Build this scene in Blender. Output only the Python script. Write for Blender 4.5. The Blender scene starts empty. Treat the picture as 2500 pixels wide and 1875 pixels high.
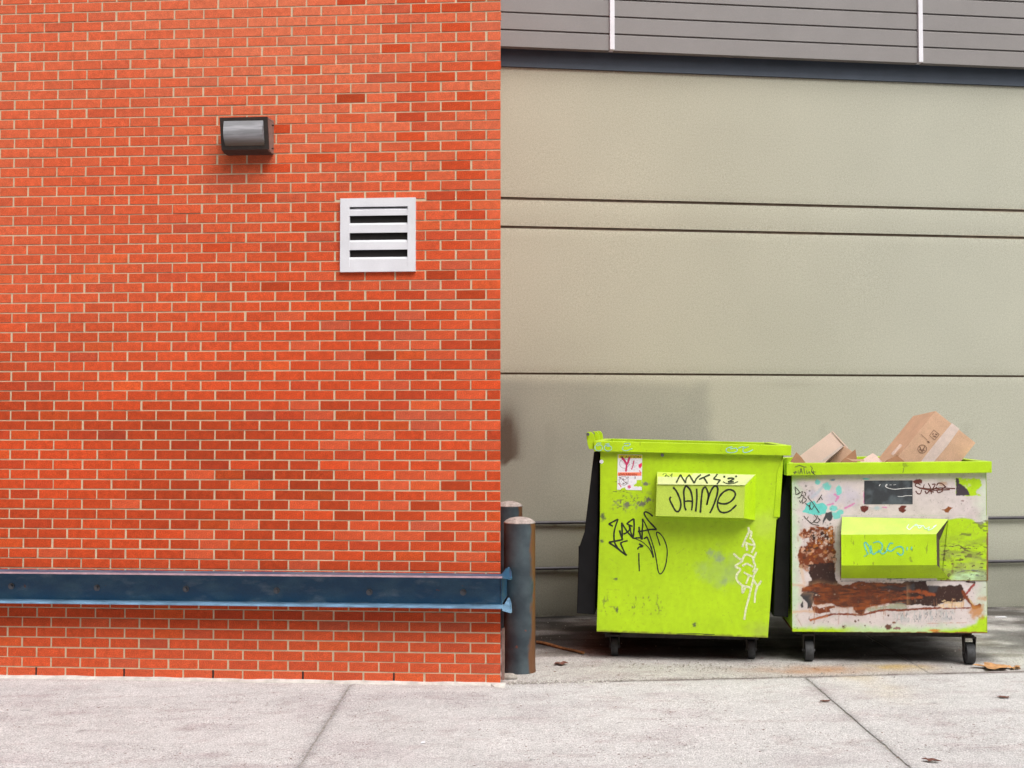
import bpy, math, random
import numpy as np
from mathutils import Vector, Matrix, noise as mnoise
random.seed(7); rng = np.random.default_rng(7)
S = bpy.context.scene; COL = S.collection

# ------------------------------------------------------------------ camera, sky, sun, exposure
F, CX, CY, HY = 3000.0, 1250.0, 937.5, 1037.0
CAMZ = 1.705
PHI = math.atan((HY - CY) / F)
cam = bpy.data.cameras.new('camera'); camo = bpy.data.objects.new('camera', cam); COL.objects.link(camo)
cam.sensor_width = 36; cam.lens = 36 * F / 2500; cam.clip_start = 0.1; cam.clip_end = 500
camo.location = (0, 0, CAMZ); camo.rotation_euler = (math.pi / 2 + PHI, 0, 0)
S.camera = camo
SUN_EL, SUN_AZ = math.radians(56), math.radians(148)      # high, behind the camera, a little left
w = bpy.data.worlds.new('World'); S.world = w; w.use_nodes = True
wn, wl = w.node_tree.nodes, w.node_tree.links
bg = wn['Background']; sky = wn.new('ShaderNodeTexSky'); sky.sky_type = 'NISHITA'; sky.sun_disc = False
sky.sun_elevation = SUN_EL; sky.sun_rotation = SUN_AZ; sky.dust_density = 6; sky.air_density = 1.0
hs = wn.new('ShaderNodeHueSaturation'); hs.inputs['Saturation'].default_value = 0.22
wl.new(sky.outputs[0], hs.inputs['Color']); wl.new(hs.outputs[0], bg.inputs[0]); bg.inputs[1].default_value = 0.12
sun = bpy.data.lights.new('sun', 'SUN'); suno = bpy.data.objects.new('sun', sun); COL.objects.link(suno)
sun.energy = 1.5; sun.angle = math.radians(35); sun.color = (1.0, 0.95, 0.9)
sd = Vector((math.sin(SUN_AZ) * math.cos(SUN_EL), math.cos(SUN_AZ) * math.cos(SUN_EL), math.sin(SUN_EL)))
suno.rotation_euler = sd.to_track_quat('Z', 'Y').to_euler(); suno.location = (0, -3, 12)
S.view_settings.view_transform = 'Standard'; S.view_settings.look = 'None'
S.view_settings.exposure = 0.64; S.view_settings.gamma = 1.0; S.view_settings.use_curve_mapping = False

# ------------------------------------------------------------------ helpers
def ray(px, py):
    xc = (px - CX) / F; yc = -(py - CY) / F
    return Vector((xc, math.cos(PHI) - yc * math.sin(PHI), math.sin(PHI) + yc * math.cos(PHI)))
def ground(px, py, z=0.0):
    d = ray(px, py); t = (z - CAMZ) / d.z
    return Vector((d.x * t, d.y * t, z))
class Frame:
    """a place in the world: origin on the ground and a turn about Z; local y points away from the street"""
    def __init__(s, x, y, yaw, roll=0.0):
        s.loc = Vector((x, y, 0)); s.yaw = yaw
        s.M = Matrix.Translation(s.loc) @ Matrix.Rotation(yaw, 4, 'Z'); s.I = s.M.inverted()
    def hit(s, px, py, off=0.0):
        o = s.I @ Vector((0, 0, CAMZ)); d = s.I.to_3x3() @ ray(px, py); t = (off - o.y) / d.y
        return o.x + d.x * t, o.z + d.z * t
    def P(s, px, py, off=0.0):
        x, z = s.hit(px, py, off); return (x, off, z)
def tag(o, label=None, cat=None, group=None, kind=None):
    if label: o['label'] = label
    if cat: o['category'] = cat
    if group: o['group'] = group
    if kind: o['kind'] = kind
    return o
def empty(name, fr, label, cat, group=None):
    o = bpy.data.objects.new(name, None); COL.objects.link(o); o.empty_display_size = 0.1
    o.matrix_world = fr.M.copy(); return tag(o, label, cat, group)
class MB:
    def __init__(s): s.v = []; s.f = []; s.c = None
    def box(s, x0, x1, y0, y1, z0, z1):
        n = len(s.v); s.v += [(x0,y0,z0),(x1,y0,z0),(x1,y1,z0),(x0,y1,z0),(x0,y0,z1),(x1,y0,z1),(x1,y1,z1),(x0,y1,z1)]
        s.f += [tuple(n+i for i in q) for q in ((0,3,2,1),(4,5,6,7),(0,1,5,4),(1,2,6,5),(2,3,7,6),(3,0,4,7))]; return s
    def prism(s, a, b):
        """two matching loops joined into a solid"""
        n = len(s.v); k = len(a); s.v += [tuple(p) for p in a] + [tuple(p) for p in b]
        s.f += [tuple(n+i for i in range(k)), tuple(n+k+i for i in reversed(range(k)))]
        s.f += [(n+(i+1)%k, n+i, n+k+i, n+k+(i+1)%k) for i in range(k)]; return s
    def poly(s, pts):
        n = len(s.v); s.v += [tuple(p) for p in pts]; s.f.append(tuple(range(n, n+len(pts)))); return s
    def tube(s, pts, r, k=12, cap=True):
        pts = [Vector(p) for p in pts]; n0 = len(s.v); m = len(pts)
        for i, p in enumerate(pts):
            t = (pts[min(i+1, m-1)] - pts[max(i-1, 0)]).normalized()
            u = t.orthogonal().normalized() if abs(t.z) > .99 else t.cross(Vector((0,0,1))).normalized()
            v = t.cross(u); rr = r[i] if isinstance(r, (list, tuple)) else r
            for j in range(k):
                a = 2*math.pi*j/k; s.v.append(tuple(p + (u*math.cos(a) + v*math.sin(a))*rr))
        for i in range(m-1):
            for j in range(k):
                a, b = n0+i*k+j, n0+i*k+(j+1)%k; s.f.append((a, b, b+k, a+k))
        if cap: s.f += [tuple(n0+j for j in reversed(range(k))), tuple(n0+(m-1)*k+j for j in range(k))]
        return s
    def lathe(s, prof, cx=0, cy=0, k=32):
        n0 = len(s.v)
        for r, z in prof:
            for j in range(k):
                a = 2*math.pi*j/k; s.v.append((cx+r*math.cos(a), cy+r*math.sin(a), z))
        for i in range(len(prof)-1):
            for j in range(k):
                a, b = n0+i*k+j, n0+i*k+(j+1)%k; s.f.append((a, b, b+k, a+k))
        s.f.append(tuple(n0+(len(prof)-1)*k+j for j in range(k))); return s
    def build(s, name, mat, parent=None, bevel=0, smooth=False, colors=None, normals=True):
        me = bpy.data.meshes.new(name); me.from_pydata(s.v, [], s.f); me.update()
        if normals:
            import bmesh
            bm = bmesh.new(); bm.from_mesh(me); bmesh.ops.recalc_face_normals(bm, faces=bm.faces)
            if bevel: 
                es = [e for e in bm.edges if len(e.link_faces) == 2 and e.calc_face_angle(0) > 0.6]
                bmesh.ops.bevel(bm, geom=es, offset=bevel, segments=2, affect='EDGES', profile=0.6, clamp_overlap=True)
            bm.to_mesh(me); bm.free()
        if smooth:
            me.polygons.foreach_set('use_smooth', [True]*len(me.polygons))
            if smooth == 'auto': me.set_sharp_from_angle(angle=math.radians(35))
        if colors is not None: setcol(me, colors)
        me.materials.append(mat); o = bpy.data.objects.new(name, me); COL.objects.link(o)
        if parent: o.parent = parent
        return o
def setcol(me, c):
    a = me.color_attributes.new('Col', 'FLOAT_COLOR', 'POINT'); c = np.asarray(c, dtype=np.float32)
    if c.shape[1] == 3: c = np.concatenate([c, np.ones((len(c), 1), np.float32)], 1)
    a.data.foreach_set('color', c.ravel())
def grid(name, mat, parent, fn_pos, nu, nv, fn_col):
    """fn_pos(u,v)->arrays x,y,z ; fn_col(u,v)->rgb array ; u,v in 0..1"""
    u, v = np.meshgrid(np.linspace(0, 1, nu), np.linspace(0, 1, nv)); u = u.ravel(); v = v.ravel()
    P = np.stack(fn_pos(u, v), 1)
    i = np.arange(nu*nv).reshape(nv, nu); q = np.stack([i[:-1,:-1], i[:-1,1:], i[1:,1:], i[1:,:-1]], -1).reshape(-1, 4)
    me = bpy.data.meshes.new(name); me.vertices.add(len(P)); me.vertices.foreach_set('co', P.astype(np.float32).ravel())
    me.loops.add(q.size); me.loops.foreach_set('vertex_index', q.ravel().astype(np.int32))
    me.polygons.add(len(q)); me.polygons.foreach_set('loop_start', np.arange(0, q.size, 4, dtype=np.int32))
    me.update(); me.validate(); setcol(me, fn_col(u, v)); me.materials.append(mat)
    o = bpy.data.objects.new(name, me); COL.objects.link(o)
    if parent: o.parent = parent
    return o
# ---- numpy noise
_h = rng.random((256, 256))
def vn(x, y):
    xi = np.floor(x).astype(int); yi = np.floor(y).astype(int); fx = x-xi; fy = y-yi
    fx = fx*fx*(3-2*fx); fy = fy*fy*(3-2*fy); g = lambda a, b: _h[a % 256, b % 256]
    return (g(xi,yi)*(1-fx)+g(xi+1,yi)*fx)*(1-fy)+(g(xi,yi+1)*(1-fx)+g(xi+1,yi+1)*fx)*fy
def fbm(x, y, s, o=4, seed=0):
    r = 0; a = .5; x = x/s+seed*17.3; y = y/s+seed*9.1
    for _ in range(o): r = r+a*vn(x, y); x = x*2.03+5.2; y = y*2.03+1.3; a *= .5
    return r/(1-.5**o)
def sstep(a, b, x): t = np.clip((x-a)/(b-a), 0, 1); return t*t*(3-2*t)
def pdist(pts, x, y, closed=True):
    """signed distance to a polygon (negative inside) or distance to a polyline"""
    d = np.full(x.shape, 1e9); ins = np.zeros(x.shape, bool); n = len(pts)
    for i in range(n if closed else n-1):
        ax, ay = pts[i]; bx, by = pts[(i+1) % n]; ex, ey = bx-ax, by-ay
        t = np.clip(((x-ax)*ex+(y-ay)*ey)/(ex*ex+ey*ey+1e-9), 0, 1)
        d = np.minimum(d, np.hypot(x-ax-t*ex, y-ay-t*ey))
        if closed:
            c = ((ay > y) != (by > y)) & (x < (bx-ax)*(y-ay)/((by-ay) if by != ay else 1e-9)+ax); ins ^= c
    return np.where(ins, -d, d) if closed else d
class Paint:
    def __init__(s, x, y, base): s.x, s.y = x, y; s.c = np.tile(np.array(base, float), (len(x), 1))
    def mix(s, m, col):
        col = np.asarray(col, float); s.c = s.c*(1-m[:, None])+col*m[:, None]
    def poly(s, pts, col, soft=3, rough=8, rs=18, seed=1, amt=1, holes=0, hs=14):
        d = pdist(pts, s.x, s.y)+(fbm(s.x, s.y, rs, 4, seed)-.5)*2*rough
        m = sstep(soft, -soft, d)*amt
        if holes: m = m*sstep(holes-.05, holes+.05, fbm(s.x, s.y, hs, 4, seed+5))
        s.mix(m, col)
    def line(s, pts, wd, col, soft=2, rough=4, seed=1, amt=1):
        d = pdist(pts, s.x, s.y, False)-wd/2+(fbm(s.x, s.y, 12, 3, seed)-.5)*2*rough
        s.mix(sstep(soft, -soft, d)*amt, col)
    def ell(s, cx, cy, rx, ry, col, soft=.25, rough=.35, seed=1, amt=1):
        d = np.hypot((s.x-cx)/rx, (s.y-cy)/ry)-1+(fbm(s.x, s.y, max(rx, ry)*.5, 3, seed)-.5)*2*rough
        s.mix(sstep(soft, -soft, d)*amt, col)
    def speck(s, region, size, thr, col, seed=3, amt=1, sx=1, sy=1):
        n = fbm(s.x/sx, s.y/sy, size, 3, seed); s.mix(sstep(thr, thr+.04, n)*region*amt, col)
    def inpoly(s, pts, soft=10): return sstep(soft, -soft, pdist(pts, s.x, s.y))

# ---- materials
def new_mat(name, rough=.6, metal=0, spec=.5):
    m = bpy.data.materials.new(name); m.use_nodes = True; n = m.node_tree.nodes; b = n['Principled BSDF']
    b.inputs['Roughness'].default_value = rough; b.inputs['Metallic'].default_value = metal
    b.inputs['Specular IOR Level'].default_value = spec
    return m, n, m.node_tree.links, b
def ntex(n, l, scale, detail=4, coord='Object', stretch=None, rough=.55):
    tc = n.new('ShaderNodeTexCoord'); t = n.new('ShaderNodeTexNoise'); t.inputs['Scale'].default_value = scale
    t.inputs['Detail'].default_value = detail; t.inputs['Roughness'].default_value = rough
    if stretch:
        mp = n.new('ShaderNodeMapping'); mp.inputs['Scale'].default_value = stretch
        l.new(tc.outputs[coord], mp.inputs['Vector']); l.new(mp.outputs[0], t.inputs['Vector'])
    else: l.new(tc.outputs[coord], t.inputs['Vector'])
    return t.outputs['Fac']
def rng_node(n, l, src, a, b, lo, hi):
    r = n.new('ShaderNodeMapRange'); l.new(src, r.inputs['Value'])
    for k, v in zip(('From Min', 'From Max', 'To Min', 'To Max'), (a, b, lo, hi)): r.inputs[k].default_value = v
    return r.outputs['Result']
def mixc(n, l, fac, a, b, mode='MIX'):
    x = n.new('ShaderNodeMix'); x.data_type = 'RGBA'; x.blend_type = mode
    for s, v in ((x.inputs[0], fac), (x.inputs[6], a), (x.inputs[7], b)):
        if hasattr(v, 'links'): l.new(v, s)
        elif isinstance(v, (int, float)): s.default_value = v
        else: s.default_value = (*v, 1)
    return x.outputs[2]
def bump(n, l, b, src, strength, dist):
    bp = n.new('ShaderNodeBump'); bp.inputs['Strength'].default_value = strength; bp.inputs['Distance'].default_value = dist
    l.new(src, bp.inputs['Height']); l.new(bp.outputs[0], b.inputs['Normal'])
def grey(n, l, src, a, b, lo, hi):
    r = rng_node(n, l, src, a, b, lo, hi); c = n.new('ShaderNodeCombineColor')
    for i in range(3): l.new(r, c.inputs[i])
    return c.outputs[0]
def attr(n): a = n.new('ShaderNodeAttribute'); a.attribute_name = 'Col'; return a.outputs['Color']
def simple(name, col, rough=.6, metal=0, var=.25, scale=12, bmp=.15, bd=.002, spec=.5, fine=220, fvar=.12):
    m, n, l, b = new_mat(name, rough, metal, spec)
    c = mixc(n, l, 1.0, col, grey(n, l, ntex(n, l, scale), .3, .7, 1-var, 1+var), 'MULTIPLY')
    c = mixc(n, l, 1.0, c, grey(n, l, ntex(n, l, fine, 2), .3, .7, 1-fvar, 1+fvar), 'MULTIPLY')
    l.new(c, b.inputs['Base Color']); bump(n, l, b, ntex(n, l, scale*6), bmp, bd); return m
def painted(name, rough=.45, scale=30, var=.1, bmp=.12, bd=.002, fine=260, fvar=.1, big=None, spec=.5):
    m, n, l, b = new_mat(name, rough, 0, spec)
    c = mixc(n, l, 1.0, attr(n), grey(n, l, ntex(n, l, scale), .3, .7, 1-var, 1+var), 'MULTIPLY')
    c = mixc(n, l, 1.0, c, grey(n, l, ntex(n, l, fine, 2), .3, .7, 1-fvar, 1+fvar), 'MULTIPLY')
    l.new(c, b.inputs['Base Color'])
    h = ntex(n, l, scale*5)
    if big:
        ad = n.new('ShaderNodeMath'); ad.operation = 'MULTIPLY_ADD'; l.new(ntex(n, l, 2.2, 2), ad.inputs[0]); ad.inputs[1].default_value = big
        l.new(h, ad.inputs[2]); h = ad.outputs[0]
    bump(n, l, b, h, bmp, bd); return m

GREEN = (.40, .62, .004)
M = {}
M['brick'] = painted('brick_clay', .85, 25, .15, .6, .002, 150, .26, spec=.15)
M['mortar'] = simple('mortar', (.55, .445, .31), .95, var=.12, scale=9, bmp=.5, bd=.003, spec=.1)
M['skim'] = simple('mortar_skim', (.52, .50, .47), .95, var=.2, scale=14, bmp=.6, bd=.006, spec=.1)
M['hole'] = simple('weep_dark', (.012, .01, .009), .9)
M['stucco'] = painted('stucco', .95, 60, .07, .7, .002, 150, .2, spec=.1)
M['siding'] = simple('metal_siding', (.198, .186, .182), .55, var=.05, scale=3, bmp=.05, fvar=.08)
M['beam'] = simple('slate_steel', (.045, .062, .09), .55, var=.12, scale=5)
M['white'] = simple('white_metal', (.66, .66, .70), .5, var=.06, scale=6, bmp=.05, fvar=.05)
M['rail'] = simple('dark_pipe', (.045, .042, .05), .5, var=.3, scale=8)
M['blackp'] = simple('black_plastic', (.008, .008, .009), .7, var=.3, scale=8, spec=.15)
def lime():
    m, n, l, b = new_mat('lime_paint', .45)
    c = mixc(n, l, 1.0, GREEN, grey(n, l, ntex(n, l, 4), .3, .7, .84, 1.14), 'MULTIPLY')
    c = mixc(n, l, rng_node(n, l, ntex(n, l, 26, 6, stretch=(1, 1, .5)), .64, .68, 0, .6), c, (.15, .20, .02))
    c = mixc(n, l, rng_node(n, l, ntex(n, l, 60, 6), .70, .73, 0, .8), c, (.10, .07, .03))
    c = mixc(n, l, 1.0, c, grey(n, l, ntex(n, l, 200, 2), .3, .7, .88, 1.12), 'MULTIPLY')
    l.new(c, b.inputs['Base Color']); bump(n, l, b, ntex(n, l, 3, 2), .5, .012); return m
M['green'] = lime()
M['face'] = painted('weathered_panel', .45, 25, .06, .15, .002, 260, .1, big=2.0)
M['rusty'] = simple('rust', (.16, .05, .02), .9, var=.5, scale=30)
M['steelg'] = simple('caster_steel', (.16, .16, .17), .45, .6, var=.3, scale=30)
M['dark_steel'] = simple('dark_steel', (.04, .035, .033), .7, var=.5, scale=30)
M['rubber'] = simple('rubber', (.035, .037, .04), .7, var=.4, scale=40)
M['bronze'] = simple('bronze_housing', (.035, .026, .022), .5, var=.25, scale=20)
M['bronze_top'] = simple('faded_housing', (.20, .14, .12), .6, var=.25, scale=20)
M['ink'] = simple('marker_ink', (.012, .018, .008), .5, var=.4, scale=60)
M['ink2'] = simple('faded_ink', (.05, .045, .035), .6, var=.5, scale=70)
M['cyan'] = simple('cyan_marker', (.10, .50, .42), .5, var=.3, scale=60)
M['bluem'] = simple('pale_blue_marker', (.30, .58, .60), .5, var=.3, scale=60)
M['chalk'] = simple('chalk', (.62, .66, .40), .8, var=.3, scale=70)
M['whitei'] = simple('white_scratch', (.75, .75, .75), .8, var=.2, scale=70)
M['brownink'] = simple('brown_spray', (.11, .035, .025), .8, var=.5, scale=60)
M['redink'] = simple('crimson_paint', (.50, .02, .10), .5, var=.3, scale=60)
M['card'] = simple('cardboard', (.60, .38, .26), .9, var=.08, scale=10, bmp=.2)
M['cardd'] = simple('cardboard_inside', (.30, .15, .08), .9, var=.12, scale=10, bmp=.2)
M['cardp'] = simple('pale_cardboard', (.74, .55, .48), .85, var=.06, scale=8, bmp=.15)
M['tape'] = simple('packing_tape', (.68, .55, .51), .35, var=.08, scale=30)
M['print'] = simple('box_print', (.22, .12, .08), .8, var=.3, scale=80)
M['leaf'] = simple('dry_leaf', (.42, .22, .09), .8, var=.4, scale=30)
M['leafd'] = simple('dark_leaf', (.13, .05, .035), .8, var=.4, scale=30)
M['wood'] = simple('old_wood', (.22, .10, .035), .8, var=.4, scale=30)
M['stone'] = simple('stone', (.30, .28, .25), .9, var=.3, scale=30, bmp=.5, bd=.004)
M['dirt'] = simple('joint_dirt', (.29, .27, .25), .95, var=.4, scale=30, bmp=.6, bd=.01)
M['concrete'] = painted('concrete', .9, 34, .16, 1.0, .005, 110, .42, spec=.2)
M['steelblue'] = None
def blue_steel():
    m, n, l, b = new_mat('blue_painted_steel', .38)
    f = ntex(n, l, 5, 4, stretch=(1, 1, 2)); c = mixc(n, l, rng_node(n, l, f, .42, .70, 0, 1), (.012, .072, .150), (.045, .12, .185))
    f2 = ntex(n, l, 9, 6, stretch=(.6, 1, 1.6)); c = mixc(n, l, rng_node(n, l, f2, .56, .70, 0, .6), c, (.15, .20, .25))
    f3 = ntex(n, l, 16, 6); c = mixc(n, l, rng_node(n, l, f3, .70, .73, 0, .9), c, (.17, .06, .02))
    c = mixc(n, l, 1.0, c, grey(n, l, ntex(n, l, 240, 2), .3, .7, .8, 1.2), 'MULTIPLY')
    l.new(c, b.inputs['Base Color']); bump(n, l, b, ntex(n, l, 60), .15, .002); return m
M['steelblue'] = blue_steel()
M['flange'] = simple('worn_flange_edge', (.15, .27, .40), .45, var=.35, scale=9)
M['pinkedge'] = simple('brick_reflection_edge', (.42, .27, .31), .6, var=.25, scale=14)  # pink strip: reflection of the bricks painted onto the flange edge
def bollard_mat():
    m, n, l, b = new_mat('bollard_paint', .5)
    c = mixc(n, l, rng_node(n, l, ntex(n, l, 6, 5), .4, .65, 0, 1), (.020, .032, .042), (.055, .078, .09))
    tc = n.new('ShaderNodeTexCoord'); sx = n.new('ShaderNodeSeparateXYZ'); l.new(tc.outputs['Object'], sx.inputs[0])
    nz = ntex(n, l, 7, 6, stretch=(1, 1, .35)); ad = n.new('ShaderNodeMath'); ad.operation = 'MULTIPLY_ADD'
    l.new(nz, ad.inputs[0]); ad.inputs[1].default_value = .18; l.new(sx.outputs[0], ad.inputs[2])
    c = mixc(n, l, rng_node(n, l, ad.outputs[0], .163, .178, 0, 1), c, (.125, .050, .018))
    c = mixc(n, l, rng_node(n, l, ntex(n, l, 11, 5), .66, .69, 0, 1), c, (.14, .045, .03))
    l.new(c, b.inputs['Base Color']); bump(n, l, b, ntex(n, l, 90), .3, .003); return m
M['bollard'] = bollard_mat()
M['cap'] = simple('bollard_cap', (.30, .26, .24), .9, var=.4, scale=35, bmp=.5, bd=.004)
LENSZ = 3.50
def lens_mat():
    m, n, l, b = new_mat('lamp_glass', .18)
    tc = n.new('ShaderNodeTexCoord'); wv = n.new('ShaderNodeTexWave'); wv.bands_direction = 'Z'; wv.inputs['Scale'].default_value = 60
    wv.inputs['Distortion'].default_value = .6; l.new(tc.outputs['Object'], wv.inputs['Vector'])
    c = mixc(n, l, rng_node(n, l, wv.outputs['Fac'], 0, 1, 0, 1), (.20, .20, .21), (.27, .27, .285))
    c = mixc(n, l, rng_node(n, l, ntex(n, l, 14, 6, stretch=(.25, 1, 3)), .45, .62, 0, .7), c, (.42, .42, .45))  # pale streaks painted in for light on the glass facets
    sz = n.new('ShaderNodeSeparateXYZ'); l.new(tc.outputs['Object'], sz.inputs[0]); c = mixc(n, l, rng_node(n, l, sz.outputs[2], LENSZ-.012, LENSZ+.022, .9, 0), c, (.07, .055, .03))  # shaded lower facet put into the glass as dark colour
    l.new(c, b.inputs['Base Color']); bump(n, l, b, wv.outputs['Fac'], .3, .002); return m
M['lens'] = lens_mat()
def flat(name, col, rough=.5): return simple(name, col, rough, var=.08, scale=20, bmp=.05)
M['yellow'] = flat('label_yellow', (.72, .62, .02)); M['orange'] = flat('label_orange', (.85, .16, .07))
M['paper'] = painted('label_paper', .6, 60, .06, .05)

# ------------------------------------------------------------------ places
A_FRONT = math.atan2(-0.262, 3.407)
WALLF = Frame(-0.0757, 8.108, A_FRONT)            # street face of the brick building, origin at its corner
REAR = Frame(-0.102, 10.95, math.atan(0.1317))     # stucco building across the yard
D1 = Frame(1.25, 8.88, math.radians(-7.0))
D2 = Frame(2.70, 8.78, math.radians(-6.0))

# ------------------------------------------------------------------ ground
def ground_col(X, Y, apron):
    base = np.array([.475, .465, .462]); n1 = fbm(X, Y, 1.3, 4, 2); n2 = fbm(X, Y, .22, 4, 4); n3 = fbm(X, Y, .06, 3, 6)
    c = np.tile(base, (len(X), 1))*(1+(n1-.5)*.16+(n2-.5)*.14+(n3-.5)*.22)[:, None]
    pk = sstep(.5, .75, fbm(X*1.0, Y*2.2, .45, 4, 9)); c = c*(1-pk[:, None]*np.array([.09, .12, .11]))
    st = sstep(.62, .72, fbm(X*.7, Y*1.4, .10, 4, 12)); c = c*(1-st[:, None]*np.array([.10, .14, .14]))
    if apron:
        c = c*np.array([.86, .85, .82]); n4 = fbm(X*.8, Y*1.8, .3, 5, 21)
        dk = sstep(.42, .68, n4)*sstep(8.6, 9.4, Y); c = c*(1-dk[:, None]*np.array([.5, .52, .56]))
        rd = np.exp(-(((X-2.0-.15)/.42)**2+((Y-8.62)/.13)**2)); ry = np.exp(-(((X-2.72)/.22)**2+((Y-8.72)/.12)**2))
        k = np.clip(rd*1.3*fbm(X, Y, .12, 4, 31)*1.5, 0, 1)[:, None]; c = c*(1-k)+np.array([.36, .21, .12])*k
        k = np.clip(ry*fbm(X, Y, .1, 4, 33)*1.5, 0, 1)[:, None]; c = c*(1-k)+np.array([.42, .30, .12])*k
        dk = sstep(9.05, 9.6, Y)*sstep(.35, .6, fbm(X, Y, .5, 4, 35)); c = c*(1-.62*dk[:, None]); cr = sstep(1.3, .5, X)*sstep(8.9, 9.8, Y+(fbm(X, Y, .4, 3, 71)-.5)*.5); c = c*(1-.5*cr[:, None])  # dirt noise, plus shade in the left yard corner painted into the slabs
        foot_band = sstep(.10, .0, np.abs(Y-(REAR.loc.y+(X-REAR.loc.x)*math.tan(REAR.yaw))+.05)); c = c*(1-.5*foot_band[:, None])  # slabs darker in a band along the stucco wall's foot
    else:
        ye = np.exp(-(((X-2.35-(8.2-Y)*.15)/.16)**2))*sstep(7.4, 8.2, Y)*.5*fbm(X, Y, .2, 4, 41)
        k = np.clip(ye*1.5, 0, 1)[:, None]; c = c*(1-k)+np.array([.45, .36, .22])*k
        for x0, sg in ((-1.06, .03), (1.98, .03)):
            e = np.exp(-((X-x0)/sg)**2); c = c*(1-.3*e[:, None])
    for gx, gy, gr2 in ((-2.4, 6.9, .02), (.6, 7.1, .016), (1.3, 6.5, .022), (-.4, 7.5, .014), (2.6, 7.6, .02), (-1.7, 7.6, .013), (.1, 6.3, .012), (-2.9, 7.4, .02)):
        e = sstep(1.1, .8, np.hypot((X-gx)/gr2, (Y-gy)/gr2)+(n3-.5)*.6); c = c*(1-.4*e[:, None])
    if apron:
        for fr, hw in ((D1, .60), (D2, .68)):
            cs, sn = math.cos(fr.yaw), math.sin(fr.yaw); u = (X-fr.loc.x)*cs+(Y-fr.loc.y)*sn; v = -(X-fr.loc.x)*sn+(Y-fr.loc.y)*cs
            e = sstep(hw+.14, hw-.05, np.abs(u-.02)+(n2-.5)*.2)*sstep(.12, .26, v+(n2-.5)*.12); c = c*(1-.6*e[:, None])  # shade beneath the dumpsters painted into the slab colour
    # grime along the apron joint
    jl = 8.16+.1115*(X-.02); e = np.exp(-((Y-jl)/.045)**2)*sstep(-.2, .1, X)+1.6*np.exp(-((Y-jl+(n2-.5)*.02)/.013)**2)*sstep(-.1, .02, X)*sstep(.25, .5, fbm(X, Y, .25, 3, 52)); c = c*(1-np.clip(.36*e*fbm(X, Y, .1, 3, 50)*1.6, 0, .75)[:, None]*np.array([.9, 1, 1]))
    return np.clip(c, .02, .9)
g = MB(); g.poly([(-60, -40, -.0055), (60, -40, -.0055), (60, 80, -.0055), (-60, 80, -.0055)])
gr = g.build('ground', M['dirt']); tag(gr, kind='structure')
APR = lambda X: 8.16+.1115*(X-.02)                 # joint between alley and apron
def jit(t, s): return (mnoise.noise(Vector((t*3.1, s, 0)))*.010+mnoise.noise(Vector((t*17, s, 4)))*.008)
def slab(x0, x1, f0, f1, apron, step=.035):
    nu = max(2, int((x1-x0)/step)); ym = .5*(x0+x1); nv = max(2, int((f1(ym)-f0(ym))/step))
    gp = .0024
    def pos(u, v):
        X = x0+gp+(x1-x0-2*gp)*u; Y0 = np.array([f0(a) for a in X])+gp; Y1 = np.array([f1(a) for a in X])-gp
        Y = Y0+(Y1-Y0)*v
        ex = ((u < 1e-6)*1.-(u > 1-1e-6)*1.); ey = ((v < 1e-6)*1.-(v > 1-1e-6)*1.)
        jx = np.array([jit(b, x0) for b in Y]); jy = np.array([jit(a, 5.+x0*0) for a in X])
        X = X+ex*np.abs(jx)*1.2; Y = Y+ey*np.abs(jy)*1.6
        Z = (fbm(X, Y, .5, 3, 60)-.5)*.004+(fbm(X, Y, .08, 2, 61)-.5)*.002-((u < 1e-6)|(u > 1-1e-6)|(v < 1e-6)|(v > 1-1e-6))*.0015
        if apron: Z = Z-.0012
        return X, Y, Z
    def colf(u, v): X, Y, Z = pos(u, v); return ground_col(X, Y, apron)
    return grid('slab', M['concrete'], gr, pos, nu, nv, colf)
const = lambda c: (lambda x: c)
wallbase = lambda X: 8.108+math.tan(A_FRONT)*(X+.0757)+.05
edge = lambda X: np.where(X < -.08, 8.108+math.tan(A_FRONT)*(X+.0757)+.05, APR(X)) if False else (wallbase(X) if X < -.08 else APR(X))
rearl = lambda X: 10.95+(X+.102)*.1317+.05
for x0, x1 in ((-7.16, -4.11), (-4.11, -1.06), (-1.06, 1.98), (1.98, 5.03), (5.03, 8.08)):
    near = -4.2 < x0 < 4
    slab(x0, x1, const(4.9), edge, False, .03 if near else .15)
    slab(x0, x1, const(1.85), const(4.9), False, .15); slab(x0, x1, const(-1.2), const(1.85), False, .2)
    slab(x0, x1, const(-4.25), const(-1.2), False, .2)
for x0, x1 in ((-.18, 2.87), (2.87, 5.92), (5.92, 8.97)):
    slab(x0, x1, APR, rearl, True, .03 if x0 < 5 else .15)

# ------------------------------------------------------------------ brick wall
XL, TOPZ = -5.3, 5.6
wall = empty('brick_wall', WALLF, 'tall orange-red brick wall with pale mortar joints, left of the yard', 'wall')
BP, JT, JV = .2032, .0080, .0112
_, z_a = WALLF.hit(1215, 1645.9); _, z_b = WALLF.hit(1215, 27.1)
CP = (z_b-z_a)/66; Z0 = z_a                       # course pitch
PROUD = .0035
mb = MB(); pr = [(XL, PROUD), (-.002, PROUD), (-.045, .28), (XL, .28)]; mb.prism([(a, b, -.2) for a, b in pr], [(a, b, TOPZ) for a, b in pr])
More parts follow.
